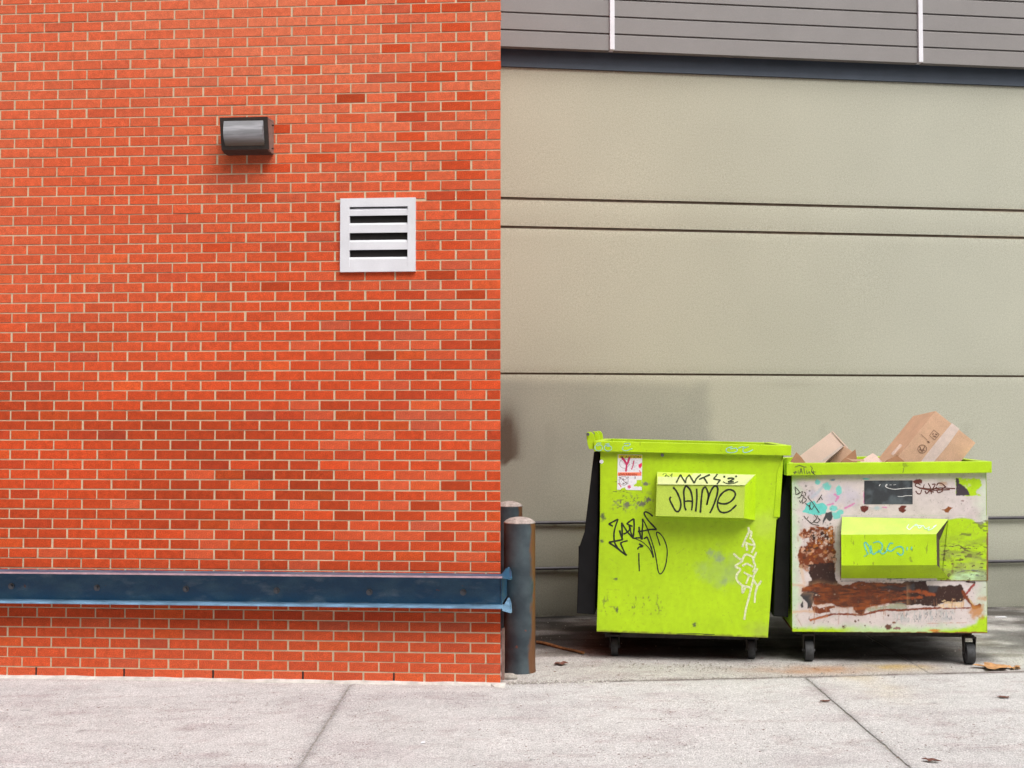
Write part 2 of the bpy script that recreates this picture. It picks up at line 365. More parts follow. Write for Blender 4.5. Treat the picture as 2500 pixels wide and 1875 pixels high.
# return wall along the yard (runs slightly away from the sight line)
SA = math.radians(90)-A_FRONT+math.radians(1.4)
mb.build('mortar', M['mortar'], wall)
def brick_color(xl, zc, i):
    t = random.random(); v = random.gauss(1, .045)
    if t < .70: c = np.array([.555, .070, .020])
    elif t < .86: c = np.array([.53, .066, .0195])
    elif t < .94: c = np.array([.49, .060, .020])
    elif t < .985: c = np.array([.59, .084, .021])
    else: c = np.array([.45, .060, .024])
    # pale bloom low on the wall; higher up, brighter light painted into the bricks
    b = max(0, min(1, (.45-zc)/.45))*.20
    b += max(0, .75+mnoise.noise(Vector((xl*.45, zc*.5, 3)))*.9)*max(0, min(1, (zc-1.8)/2.3))*.55
    b = min(.6, b*random.uniform(.75, 1.2))
    c = c*v*(1-b)+np.array([.66, .215, .115])*b
    # old soot drifting across the middle of the wall
    d = (mnoise.noise(Vector((xl*.8, zc*2.2, 9)))+mnoise.noise(Vector((xl*2.0, zc*4, 2)))*.25+.35)*math.exp(-((zc-1.45)/.8)**2)
    c = c*(1-.30*max(0, min(1, d*1.6)))
    return c
def brick_geo(x0, x1, z0, z1, p=PROUD, cham=.0016, jx=0):
    a = cham
    V = [(x0,p,z0),(x1,p,z0),(x1,p,z1),(x0,p,z1),(x0,a,z0),(x1,a,z0),(x1,a,z1),(x0,a,z1),
         (x0+a,0,z0+a),(x1-a,0,z0+a),(x1-a,0,z1-a),(x0+a,0,z1-a)]
    Fc = [(8,9,10,11)]+[(4+i, 4+(i+1)%4, 8+(i+1)%4, 8+i) for i in range(4)]+[(i, (i+1)%4, 4+(i+1)%4, 4+i) for i in range(4)]
    return V, Fc
bricks = []
nc = int((TOPZ-Z0)/CP)
vx = [WALLF.hit(832, 600)[0], WALLF.hit(1015.4, 600)[0]]; vz = [WALLF.hit(900, 664.3)[1], WALLF.hit(900, 485)[1]]
for ci in range(-1, nc):
    z0 = Z0+ci*CP+JT/2; z1 = z0+CP-JT
    if ci == -1: z0 = -.02
    x = 0.0; first = True; ln = (BP/2 if ci % 2 else BP)   # ci=-1 starts with the half brick
    dz = random.gauss(0, .0006)
    while x > XL:
        x1 = x-(abs(random.gauss(0, .0015)) if x == 0 else 0); x0 = x-ln+JV; x = x-ln; ln = BP
        xa, xb = x0+random.gauss(0, .0012), x1+random.gauss(0, .0012)*(x1 < 0)
        zz0, zz1 = z0, z1
        if xb > vx[0]+.01 and xa < vx[1]-.01 and z0 < vz[0]+.003 < z1: zz1 = vz[0]+.003
        elif xb > vx[0]+.01 and xa < vx[1]-.01 and z0 < vz[1]-.003 < z1: zz0 = vz[1]-.003
        elif z1 > vz[0]+.004 and z0 < vz[1]-.004:       # cut round the louvre
            if xa >= vx[0]-.02 and xb <= vx[1]+.02: continue
            if xa < vx[1]-.01 and xb > vx[1]-.01: xa = vx[1]-.01
            if xb > vx[0]+.01 and xa < vx[0]+.01: xb = vx[0]+.01
        if xb-xa < .015 or zz1-zz0 < .006: continue
        bricks.append((xa, xb, zz0+dz, zz1+dz+random.gauss(0, .0005), ci))
def seen(b):
    xa, xb, z0, z1, ci = b
    wv = WALLF.M @ Vector(((xa+xb)/2, 0, (z0+z1)/2)); dx, dy, dz_ = wv.x, wv.y, wv.z-CAMZ
    cyy = dy*math.cos(PHI)+dz_*math.sin(PHI); py = CY-F*(dz_*math.cos(PHI)-dy*math.sin(PHI))/cyy; px = CX+F*dx/cyy
    gr_ = 1396 < py < 1492
    ok = -20 < px < 2520 and -8 < py < 1880 and not gr_
    return (xb-xa)*(z1-z0)/cyy**2 if ok else 0
order = sorted(range(len(bricks)), key=lambda i: -seen(bricks[i]))
single = set(order[:300])
proto = {}
SV, SF, SC = [], [], []
for i, b in enumerate(bricks):
    xa, xb, z0, z1, ci = b; col = brick_color(xa, z0, i); yj = random.gauss(0, .0007)
    if i in single:
        Lh, Hh = xb-xa, z1-z0; full = abs(Lh-(BP-JV)) < .008 and abs(Hh-(CP-JT)) < .004
        key = random.randrange(40) if full else ('own', i)
        if key not in proto:
            if full: Lh, Hh = BP-JV, CP-JT
            V, Fc = brick_geo(-Lh/2, Lh/2, -Hh/2, Hh/2); m = MB(); m.v, m.f = V, Fc
            o = m.build('brick', M['brick'], wall, colors=[col]*len(V)); proto[key] = o
        else:
            o = proto[key].copy(); COL.objects.link(o); o.parent = wall; o.name = 'brick'
        o.location = ((xa+xb)/2, yj, (z0+z1)/2)
    else:
        V, Fc = brick_geo(xa, xb, z0, z1); n = len(SV); SV += [(p[0], p[1]+yj, p[2]) for p in V]
        SF += [tuple(n+k for k in f) for f in Fc]; SC += [col]*len(V)
m = MB(); m.v, m.f = SV, SF
o = m.build('brickwork', M['brick'], wall, colors=SC); tag(o, kind='stuff')
# yard side of the building: seen only from further right
side_loc = Matrix.Translation((0, 0, 0)) @ Matrix.Rotation(math.pi/2-A_FRONT+math.radians(1.2), 4, 'Z')
m = MB(); m.box(.02, 3.4, .0+PROUD, .11, -.2, TOPZ); so = m.build('side_mortar', M['mortar'], wall); so.matrix_local = side_loc
m = MB(); SC = []
for ci in range(-1, nc):
    z0 = Z0+ci*CP+JT/2; z1 = z0+CP-JT; x = 0; ln = (BP if ci % 2 else BP/2)
    if ci == -1: z0 = -.02
    while x < 3.3:
        V, Fc = brick_geo(max(x+JV*(x > 0), .008), x+ln, z0, z1); n = len(m.v); m.v += V; m.f += [tuple(n+k for k in f) for f in Fc]
        SC += [brick_color(0, z0, 0)]*len(V); x += ln; ln = BP
so = m.build('side_brickwork', M['brick'], wall, colors=SC); so.matrix_local = side_loc; tag(so, kind='stuff')
# weep holes in the lowest course
for px in (97.5, 308.5, 523, 741, 962.6):
    x, z = WALLF.hit(px, 1655); zz = Z0; x = -(BP/2)+JV/2-round((-(BP/2)+JV/2-x)/BP)*BP
    m = MB(); m.box(x-.0055, x+.0055, .0006, .02, .002, zz-.003); m.build('weep_hole', M['hole'], wall)
# ragged mortar skim at the foot
m = MB(); N = 170
for k in range(N+1):
    x = XL+(.035-XL)*k/N; wd = .035+.018*mnoise.noise(Vector((x*2, 0, 0)))+.014*mnoise.noise(Vector((x*11, 0, 0)))+(.05 if x > -.05 else 0)
    h = .012+.008*mnoise.noise(Vector((x*5, 2, 0)))
    m.v += [(x, .003, h+.006), (x, -.008-wd*.2, h), (x, -wd, .002), (x, -wd-.003, -.012)]
for k in range(N):
    for j in range(3): a = k*4+j; m.f.append((a, a+1, a+5, a+4))
m.build('mortar_skim', M['skim'], wall, normals=False)

# ------------------------------------------------------------------ blue steel guard on the brick wall
gd = empty('guard_rail', WALLF, 'long dark blue steel channel bolted along the foot of the brick wall', 'guard rail')
PR = .15
_, zt = WALLF.hit(1215, 1407.5, -PR); _, zb = WALLF.hit(1215, 1487, -PR)
TH = .010; XE = WALLF.hit(1226, 1450, -PR)[0]
m = MB(); m.box(XL, .0, -.014, -.003, zb+TH, zt-TH); m.build('web', M['steelblue'], gd)
m = MB(); m.box(XL, XE, -PR, -.003, zt-TH, zt); m.build('top_flange', M['steelblue'], gd, bevel=.002)
m = MB(); m.box(XL, XE, -PR-.003, -PR, zt-TH-.001, zt+.001); m.build('brick_reflection_strip', M['pinkedge'], gd)
m = MB(); m.box(XL, XE, -PR, -.003, zb, zb+TH); m.build('bottom_flange', M['flange'], gd, bevel=.002)
for sgn, zz in ((1, zt), (-1, zb)):                # flange returns round the corner, torn and bent
    a = WALLF.P(1224, 1391 if sgn > 0 else 1460, .35)
    x0 = XE+.001
    d = -.02 if sgn > 0 else -.028
    top = [(x0, -PR, zz), (x0+.05, -PR+.01, zz+d*.6), (x0+.058, -PR+.07, zz+d*.8), (x0+.038, .12, zz), (x0, .42, zz), (x0-.005, .42, zz), (x0-.005, -PR+.05, zz)]
    m = MB(); m.prism([(p[0], p[1], p[2]) for p in top], [(p[0], p[1], p[2]-TH) for p in top]); m.build('bent_flange', M['steelblue'] if sgn > 0 else M['flange'], gd)
m = MB(); m.box(.003, .011, -.02, .42, zb+TH, zt-TH); m.build('return_web', M['steelblue'], gd)
for px, py in ((28, 1431), (237, 1435), (454, 1438), (675.6, 1441.6), (902, 1445.6), (1131, 1446)):
    x, z = WALLF.hit(px, py, -.014); m = MB()
    m.tube([(x, -.014, z), (x, -.019, z)], .021, 16); m.tube([(x, -.019, z), (x, -.033, z)], .012, 6)
    m.build('bolt', M['steelg'], gd, smooth='auto')
# thin steel strip standing behind the corner
cg = empty('corner_strip', WALLF, 'thin weathered steel strip standing upright behind the brick corner, beside the front bollard', 'metal strip')
m = MB(); m.box(.002, .02, .06, .066, .02, .36); m.box(.014, .02, .066, .1, .02, .36); m.build('strip', M['bronze_top'], cg)

# ------------------------------------------------------------------ wall lamp
lp = empty('wall_lamp', WALLF, 'dark bronze wall pack lamp with ribbed grey glass, mounted high on the brick wall', 'wall lamp')
def WP(px, py, off): return Vector(WALLF.P(px, py, off))
ft, fb = -.16, -.115
oTL, oTR, oBR, oBL = WP(536.5, 288, ft), WP(653, 284.5, ft), WP(659, 366, fb), WP(543.6, 365, fb)
x0, x1 = oTL.x, oTR.x; zt_, zb_ = (oTL.z+oTR.z)/2, (oBL.z+oBR.z)/2; wb0, wb1 = x0+.006, x1-.006
# bronze shell: sloping roof, two cheeks and a sill, leaving the front open
roof = [(x0, ft, zt_), (x1, ft, zt_), (x1, 0, zt_+.012), (x0, 0, zt_+.012)]
m = MB(); m.prism(roof, [(a, b, c-.012) for a, b, c in roof]); m.build('hood', M['bronze_top'], lp, bevel=.002)
for xa, xb, mt in ((x0, x0+.012, 'bronze'), (x1-.012, x1, 'bronze_top')):
    pr = [(xa, ft, zt_-.012), (xa, fb, zb_), (xa, -.05, zb_-.012), (xa, -.001, zb_-.005), (xa, -.001, zt_-.004)]
    m = MB(); m.prism(pr, [(xb, b, c) for a, b, c in pr]); m.build('cheek', M[mt], lp, bevel=.0015)
def onface(u, v, off=0):
    p = Vector((x0+(x1-x0)*u, ft+(fb-ft)*v+off, zt_+(zb_-zt_)*v)); return p
m = MB()
for (ua, ub, va, vb) in ((0, 1, 0, .12), (0, .085, .12, .88), (.915, 1, .12, .88), (0, 1, .88, 1)):
    a = [onface(ua, va, -.003), onface(ub, va, -.003), onface(ub, vb, -.003), onface(ua, vb, -.003)]
    m.prism(a, [p+Vector((0, .012, 0)) for p in a])
m.build('door_frame', M['bronze'], lp)
m = MB(); pr = [(x0+.002, fb+.003, zb_+.004), (x0+.01, -.045, zb_-.016), (x0+.01, -.001, zb_-.012), (x0+.002, -.001, zb_+.03)]
m.prism(pr, [(x1-.002, b, c) for a, b, c in pr]); m.build('sill', M['bronze'], lp)
m = MB(); K = 14; prof = []
for k in range(K+1):
    v = .12+.76*k/K; bow = .035*math.sin(math.pi*(.08+.92*(k/K))**1.3)+.006
    p = onface(0, v, -bow); prof.append((p.y, p.z))
ins = .09*(x1-x0)
for xx in (x0+ins, x1-ins): m.v += [(xx, y, z) for y, z in prof]
for k in range(K): m.f.append((k, k+1, K+1+k+1, K+1+k))
back = [(onface(0, .12).y+.01, onface(0, .12).z), (onface(0, .88).y+.01, onface(0, .88).z)]
for s_, xx in ((0, x0+ins), (1, x1-ins)):
    n = len(m.v); m.v += [(xx, *back[0]), (xx, *back[1])]; m.f.append(tuple([s_*(K+1)+k for k in range(K+1)]+[n+1, n]))
LZ0 = min(v[2] for v in m.v)
for nd in M['lens'].node_tree.nodes:      # fit the painted shading to the bottom of the glass
    if nd.type == 'MAP_RANGE' and abs(nd.inputs['From Min'].default_value-(LENSZ-.012)) < 1e-4: nd.inputs['From Min'].default_value = LZ0+.008; nd.inputs['From Max'].default_value = LZ0+.055
m.build('lens', M['lens'], lp, smooth='auto')
for dx, dz in ((x0-.006, zb_+.02), (x1+.006, zt_-.03), (x1+.006, zb_+.02)):
    m = MB(); m.tube([(dx-.008, -.05, dz), (dx+.008, -.05, dz)], .006, 8); m.build('screw', M['bronze'], lp)

# ------------------------------------------------------------------ louvre vent
lv = empty('louvre_vent', WALLF, 'square white metal louvre vent with four slots, set in the brick wall below the lamp', 'vent')
X0, X1, ZB, ZT = vx[0], vx[1], vz[0], vz[1]
def LZ(y): return WALLF.hit(925, y, -.02)[1]
ix0, ix1 = WALLF.hit(853, 600, -.02)[0], WALLF.hit(995, 600, -.02)[0]
fz1, fz0 = LZ(504), LZ(651)
m = MB(); a, b = -.022, .004
m.box(X0, X1, a, b, fz1, ZT); m.box(X0, X1, a, b, ZB, fz0); m.box(X0, ix0, a, b, fz0, fz1); m.box(ix1, X1, a, b, fz0, fz1)
m.build('frame', M['white'], lv)
m = MB(); m.box(X0+.01, X1-.01, PROUD-.001, PROUD+.0015, ZB+.01, ZT-.01); m.build('duct_back', M['hole'], lv)
for (yt, yb) in ((512.5, 526), (548.8, 568), (590.5, 609.5), (632.3, 651)):
    zt1, zb1 = LZ(yt), LZ(yb)
    m = MB(); pr = [(ix0, -.019, zt1), (ix0, -.019, zb1), (ix0, -.015, zb1), (ix0, -.015, zt1-.003), (ix0, .002, zt1+.012), (ix0, .001, zt1+.016)]
    m.prism(pr, [(ix1, b_, c_) for _, b_, c_ in pr]); m.build('blade', M['white'], lv)

# ------------------------------------------------------------------ stucco building
bld = empty('stucco_building', REAR, 'beige stucco building with grey metal siding above, behind the two dumpsters', 'building')
def RZ(ya, yb):   # height from the line seen at the brick corner and at the picture's right side
    return .5*(REAR.hit(1222, ya)[1]+REAR.hit(2500, yb)[1])
zA1, zA0 = RZ(481.5, 509.5), RZ(488.5, 516); zB1, zB0 = RZ(550.5, 577), RZ(557.5, 583); zC1, zC0 = RZ(912, 913.5), RZ(917, 918.5)
zbeam0, zbeam1 = RZ(168.5, 207), RZ(119, 157.5)
RX0, RX1 = -1.6, 8.5
def st_col(x, z):
    c = np.tile(np.array([.405, .395, .312]), (len(x), 1)); n = fbm(x, z, 1.1, 4, 3); n2 = fbm(x*.6, z*.35, .5, 4, 5)
    c = c*(1+(n-.5)*.12+(n2-.5)*.10)[:, None]
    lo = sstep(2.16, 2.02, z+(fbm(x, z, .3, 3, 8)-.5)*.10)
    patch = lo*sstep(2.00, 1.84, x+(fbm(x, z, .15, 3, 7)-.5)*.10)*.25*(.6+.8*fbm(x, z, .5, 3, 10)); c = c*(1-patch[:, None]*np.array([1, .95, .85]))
    right = sstep(1.0, 4.5, x); c = c*(1+right[:, None]*np.array([-.01, .02, .07]))
    drip = np.exp(-((x-.055)/.085)**2)*sstep(2.05, 1.52, z)*sstep(1.33, 1.42, z+(fbm(x, z, .08, 3, 9)-.5)*.1)
    k = np.clip(drip*1.5*(.6+.8*sstep(2.0, 1.5, z)), 0, .92)[:, None]; c = c*(1-k)+np.array([.09, .062, .045])*k
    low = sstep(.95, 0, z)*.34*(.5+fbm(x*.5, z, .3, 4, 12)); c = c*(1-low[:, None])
    lf = sstep(1.1, -.3, x+(n-.5)*.8)*sstep(3.4, .6, z)*.20; c = c*(1-lf[:, None]*np.array([.9, .95, 1.0]))  # darker towards the brick corner: its shade and dirt put into the colour
    st = np.zeros(len(x))
    for sx, sz, sw, sl in ((.45, 1.72, .03, .5), (1.1, 1.70, .04, .35), (4.4, 1.72, .05, .5), (3.0, 1.72, .03, .3), (2.7, 2.12, .25, .10)):
        st = np.maximum(st, np.exp(-((x-sx+(fbm(z, x*0, .3, 2, 3)-.5)*.05)/sw)**2)*sstep(sz+.01, sz-.03, z)*sstep(sz-sl, sz-sl*.3, z))
    c = c*(1-.09*st[:, None])
    return np.clip(c, .02, .9)
zr1, zr2 = RZ(1281.5, 1258.5), RZ(1392.5, 1365)
def panel(z0, z1, y=0.0):
    nu = 210; nv = max(3, int((z1-z0)/.04))
    def pos(u, v):
        x = RX0+(RX1-RX0)*u; z = z0+(z1-z0)*v; e = ((v < 1e-6)|(v > 1-1e-6))
        return x, y+(fbm(x, z, .7, 3, 14)-.5)*.004+e*.004, z
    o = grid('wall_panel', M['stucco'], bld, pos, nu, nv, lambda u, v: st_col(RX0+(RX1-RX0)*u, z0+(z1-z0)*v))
    m = MB(); m.box(RX0, RX1, y+.004, y+.06, z0, z1)
    return o
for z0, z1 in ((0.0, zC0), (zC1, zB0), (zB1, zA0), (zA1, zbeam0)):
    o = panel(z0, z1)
    nm = o.data
    # edges returning into the joints
    m = MB(); m.box(RX0, RX1, .0045, .05, z0, z1); c = np.tile([.40, .37, .29], (8, 1)); m.build('panel_edge', M['stucco'], bld, colors=c)
m = MB(); m.box(RX0, RX1, .016, .3, -.2, zbeam1); m.build('wall_core', simple('joint_shadow_render', (.10, .075, .055), .95), bld)
for zz in ():
    m = MB(); m.box(RX0, RX1, -.004, .006, zz-.012, zz); c = np.tile([.56, .50, .40], (8, 1)); m.build('joint_lip', M['stucco'], bld, colors=c)
for zz in (zr1, zr2):
    m = MB(); m.tube([(RX0, -.03, zz), (RX1, -.03, zz)], .0145, 12); o = m.build('pipe_rail', M['rail'], bld, smooth='auto')
    for x in np.arange(.5, 8, 1.8):
        m = MB(); m.box(x-.012, x+.012, -.03, 0, zz-.01, zz+.01); m.build('rail_bracket', M['rail'], bld)
m = MB(); m.box(RX0, RX1, -.02, .01, zbeam0, zbeam1+.1); m.build('steel_beam', M['beam'], bld, bevel=.003)
# siding boards, three bays between white uprights
ux = [REAR.hit(1495, 60, -.15)[0], REAR.hit(2248, 60, -.15)[0]]
bays = [(RX0, ux[0]-.022), (ux[0]+.022, ux[1]-.022), (ux[1]+.022, RX1)]
def SZ(ya, yb): return .5*(REAR.hit(1222, ya, -.13)[1]+REAR.hit(2500, yb, -.13)[1])
zs = [SZ(119, 157.5), SZ(77.5, 114), SZ(37, 73.5)]; bp = (zs[2]-zs[0])/2; zs = [zs[0]+bp*k for k in range(16)]
for k in range(15):
    for (xa, xb) in bays:
        m = MB(); z0, z1 = zs[k]+.0, zs[k+1]
        pr = [(xa, -.13, z0), (xa, -.13, z1-.022), (xa, -.118, z1-.010), (xa, -.112, z1-.001), (xa, -.06, z1-.001), (xa, -.06, z0)]
        m.prism(pr, [(xb, b_, c_) for _, b_, c_ in pr]); m.build('siding_board', M['siding'], bld)
m = MB(); m.box(RX0, RX1, -.058, .3, zs[0]+.103, zs[-1]); m.build('siding_core', M['beam'], bld)
for x in ux+[ux[1]+2.9, ux[1]+5.6]:
    if x < RX1-.1: m = MB(); m.box(x-.021, x+.021, -.15, -.06, zs[0]+.004, zs[-1]); m.build('white_upright', M['white'], bld, bevel=.002)

# ------------------------------------------------------------------ unseen building behind the camera, added to block low sky light
OPP = Frame(0, -4.6, 0)
opp = empty('unseen_alley_building', OPP, 'unseen plain tan building with dark windows, added across the alley behind the viewer to block low sky', 'building')
m = MB(); m.box(-14, 14, -6, 0, 0, 10); m.build('wall', simple('unseen_tan_render', (.30, .27, .23), .9, var=.1, scale=2), opp)
for x in range(-12, 13, 4):
    for z in (1.2, 4.4):
        m = MB(); m.box(x-.7, x+.7, .002, .03, z, z+1.5); fw = m.build('unseen_window', M['beam'], opp); m = MB(); m.box(x-.62, x+.62, .031, .036, z+.08, z+1.42); m.build('unseen_pane', simple('unseen_dark_glass', (.02, .025, .03), .1) if 'unseen_dark_glass' not in bpy.data.materials else bpy.data.materials['unseen_dark_glass'], fw)

# ------------------------------------------------------------------ bollards
def bollard(px, yy, label):
    x = (px-CX)/F*yy; fr = Frame(x, yy, 0); R = .109; T = 1.025
    o = empty('bollard', fr, label, 'bollard', 'steel pipe bollards beside the brick corner')
    m = MB(); m.lathe([(R+.004, 0), (R+.002, .02), (R, .05), (R, .5), (R, T-.004), (R-.004, T)], k=48); m.build('post', M['bollard'], o, smooth='auto')
    m = MB(); m.lathe([(R+.001, T-.002), (R+.002, T+.003), (R*.97, T+.008), (R*.85, T+.02), (R*.62, T+.032), (R*.3, T+.039), (.01, T+.041)], k=48); m.build('cap', M['cap'], o, smooth=True)
    return o
bollard(1268.5, 8.57, 'front grey-blue steel bollard with rust down its right side and pale domed cap')
bollard(1243.5, 10.33, 'dark steel bollard standing behind the front one, half hidden by the brick corner')

# ------------------------------------------------------------------ strokes (paint and marker lines on a face)
def smooth_pts(pts, sub=6):
    if len(pts) < 3: return [np.array(p, float) for p in pts]
    P = [np.array(p, float) for p in pts]; P = [2*P[0]-P[1]]+P+[2*P[-1]-P[-2]]; out = []
    for i in range(1, len(P)-2):
        for k in range(sub):
            t = k/sub; out.append(.5*((2*P[i])+(-P[i-1]+P[i+1])*t+(2*P[i-1]-5*P[i]+4*P[i+1]-P[i+2])*t*t+(-P[i-1]+3*P[i]-3*P[i+1]+P[i+2])*t**3))
    out.append(P[-2]); return out
def strokes(name, mat, parent, fr, lines, wd, conv, off=-.0012, curve=True, surf=None):
    """lines in picture units of one crop; conv maps them to photo pixels; laid on the frame's plane"""
    m = MB()
    for li, ln in enumerate(lines):
        w0 = wd
        if isinstance(ln, tuple) and isinstance(ln[0], (int, float)) and isinstance(ln[1], list): w0, ln = ln
        pts = smooth_pts(ln) if curve else [np.array(p, float) for p in ln]
        if len(pts) < 2: continue
        n0 = len(m.v); K = len(pts)
        for i, p in enumerate(pts):
            a = pts[max(0, i-1)]; b = pts[min(K-1, i+1)]; t = b-a; t = t/(np.hypot(*t)+1e-9); nn = np.array([-t[1], t[0]])
            h = w0*.5*(.85+.3*mnoise.noise(Vector((i*.4, li*3.3, 0)))+.1)
            for sg in (-1, 1):
                q = conv(*(p+nn*h*sg))
                m.v.append(tuple(surf(*q)) if surf else fr.P(q[0], q[1], off-.0001*(li % 5)))
        for i in range(K-1): a = n0+2*i; m.f.append((a, a+1, a+3, a+2))
    return m.build(name, mat, parent, normals=False)
def crop(x0, y0, sc): return lambda a, b: (x0+a/sc, y0+b/sc)
C_1400 = crop(1400, 1030, 7.373); C_1580 = crop(1580, 1040, 5.53); C_1440 = crop(1440, 1220, 7.9); C_1700 = crop(1700, 1270, 5.35)
C_1 = crop(1180, 950, 2.2125); C_2 = crop(1850, 950, 2.2123); C_Q2 = crop(1900, 1120, 6.38); C_Q3 = crop(2150, 1120, 6.38)
C_Q4 = crop(1900, 1360, 6.38); C_Q5 = crop(2150, 1360, 6.38); C_B = crop(1900, 980, 4.096)

def canvas(name, mat, parent, fr, quad, nu, nv, paintfn, off=0.0, dent=0.0):
    """a sheet filling the quad (tl,tr,br,bl in photo pixels) on the frame's plane, coloured by paintfn(px,py)"""
    tl, tr, br, bl = [np.array(q, float) for q in quad]
    P4 = [fr.P(q[0], q[1], off) for q in quad]
    def uvpx(u, v): v = 1-v; q = ((tl[:, None]*(1-u)+tr[:, None]*u)*(1-v)+(bl[:, None]*(1-u)+br[:, None]*u)*v); return q[0], q[1]
    def pos(u, v):
        a, b = uvpx(u, v)
        o = fr.I @ Vector((0, 0, CAMZ)); xc = (a-CX)/F; yc = -(b-CY)/F
        d = np.stack([xc, math.cos(PHI)-yc*math.sin(PHI), math.sin(PHI)+yc*math.cos(PHI)], 1) @ np.array(fr.I.to_3x3()).T
        t = (off-o.y)/d[:, 1]; X = o.x+d[:, 0]*t; Z = o.z+d[:, 2]*t
        Y = np.full(X.shape, off)
        if dent: e = np.minimum(np.minimum(u, 1-u), np.minimum(v, 1-v)); Y = Y+(fbm(X, Z, .45, 2, 77)-.5)*dent*sstep(0, .1, e)
        return X, Y, Z
    return grid(name, mat, parent, pos, nu, nv, lambda u, v: paintfn(*uvpx(u, v)))

G = np.array(GREEN)
def paint_d1(px, py):
    x, y = (px-1180)*2.2125, (py-950)*2.2125; p = Paint(x, y, G)
    p.c = p.c*(1+(fbm(x, y, 200, 4, 2)-.5)*.26+(fbm(x, y*.25, 22, 3, 6)-.5)*.10)[:, None]
    cv = lambda a, b: (486.8+a*.3001, 177+.3001*b); GR = (.16, .17, .11)
    for (a, b, rx, ry) in ((960, 1480, 60, 45), (1230, 1480, 75, 50), (1340, 1400, 50, 40), (1310, 1115, 55, 28), (1215, 1100, 25, 30)):
        cx, cy = cv(a, b); p.ell(cx, cy, rx*.3, ry*.3, GR, .3, .9, seed=int(a))
    reg = p.inpoly([cv(700, 1290), cv(1430, 1290), cv(1430, 1560), cv(700, 1620)], 25)
    p.speck(reg, 9, .66, (.12, .13, .05), 5, .9, sx=1.6); p.speck(reg, 26, .66, (.17, .18, .10), 8, .6)
    p.line([cv(710, 1250), cv(860, 1245), cv(1000, 1275)], 2.5, (.10, .12, .03), 1, 2)
    p.line([cv(700, 1070), cv(800, 1078), cv(900, 1080)], 1.6, (.12, .14, .03), 1, 2)
    c4 = lambda a, b: (1150.5+.4136*a, 708+.4136*b)
    for (a, b, r, am) in ((180, 425, 40, .6), (300, 490, 55, .75), (365, 800, 45, .55), (330, 640, 200, .28), (60, 640, 80, .22), (480, 700, 90, .25)):
        cx, cy = c4(a, b); p.ell(cx, cy, r*.41, r*.41, (.24, .31, .20), .7, .9, seed=a, amt=am)
    p.ell(*c4(850, 1430), 60, 35, (.30, .36, .07), .8, .6, amt=.5); p.ell(*c4(900, 60), 60, 60, (.46, .58, .09), .9, .5, amt=.5)
    for (cx, cy, rx, ry) in ((645, 690, 12, 18), (640, 820, 10, 8), (712, 1026, 12, 6), (722, 1195, 8, 12), (1140, 1275, 9, 11), (640, 1330, 40, 12)):
        p.ell(cx, cy, rx, ry, (.10, .14, .05), .5, .9, seed=int(cx))
    reg = p.inpoly([(640, 1120), (980, 1110), (980, 1220), (640, 1215)], 20); p.speck(reg, 9, .68, (.13, .16, .04), 15, .7, sy=2)
    for k in range(26):
        rr = random.Random(k*7+1); ax, ay = rr.uniform(640, 1600), rr.uniform(360, 1300); an = rr.gauss(0, .5); ln = rr.uniform(15, 70)
        if 930 < ax < 1480 and 440 < ay < 700: continue
        p.line([(ax, ay), (ax+ln*math.cos(an), ay+ln*math.sin(an))], 1.4, (.16, .20, .05), 1, 1.5, seed=k, amt=.6)
    # rusted lower lip
    low = 1312+(x-612)*.034; d = low-y; p.mix(sstep(14, 2, d+(fbm(x, y, 22, 4, 31)-.5)*16)*.75, (.13, .09, .02))
    p.speck(sstep(0, 1, sstep(0, 1, 1+0*x)), 7, .79, (.13, .16, .03), 44, .35)
    e = sstep(16, 0, np.abs(x-(632-(y-345)*.02))); p.mix(e*.3*fbm(x, y, 20, 3, 3), (.2, .26, .05))
    return np.clip(p.c, .005, .95)

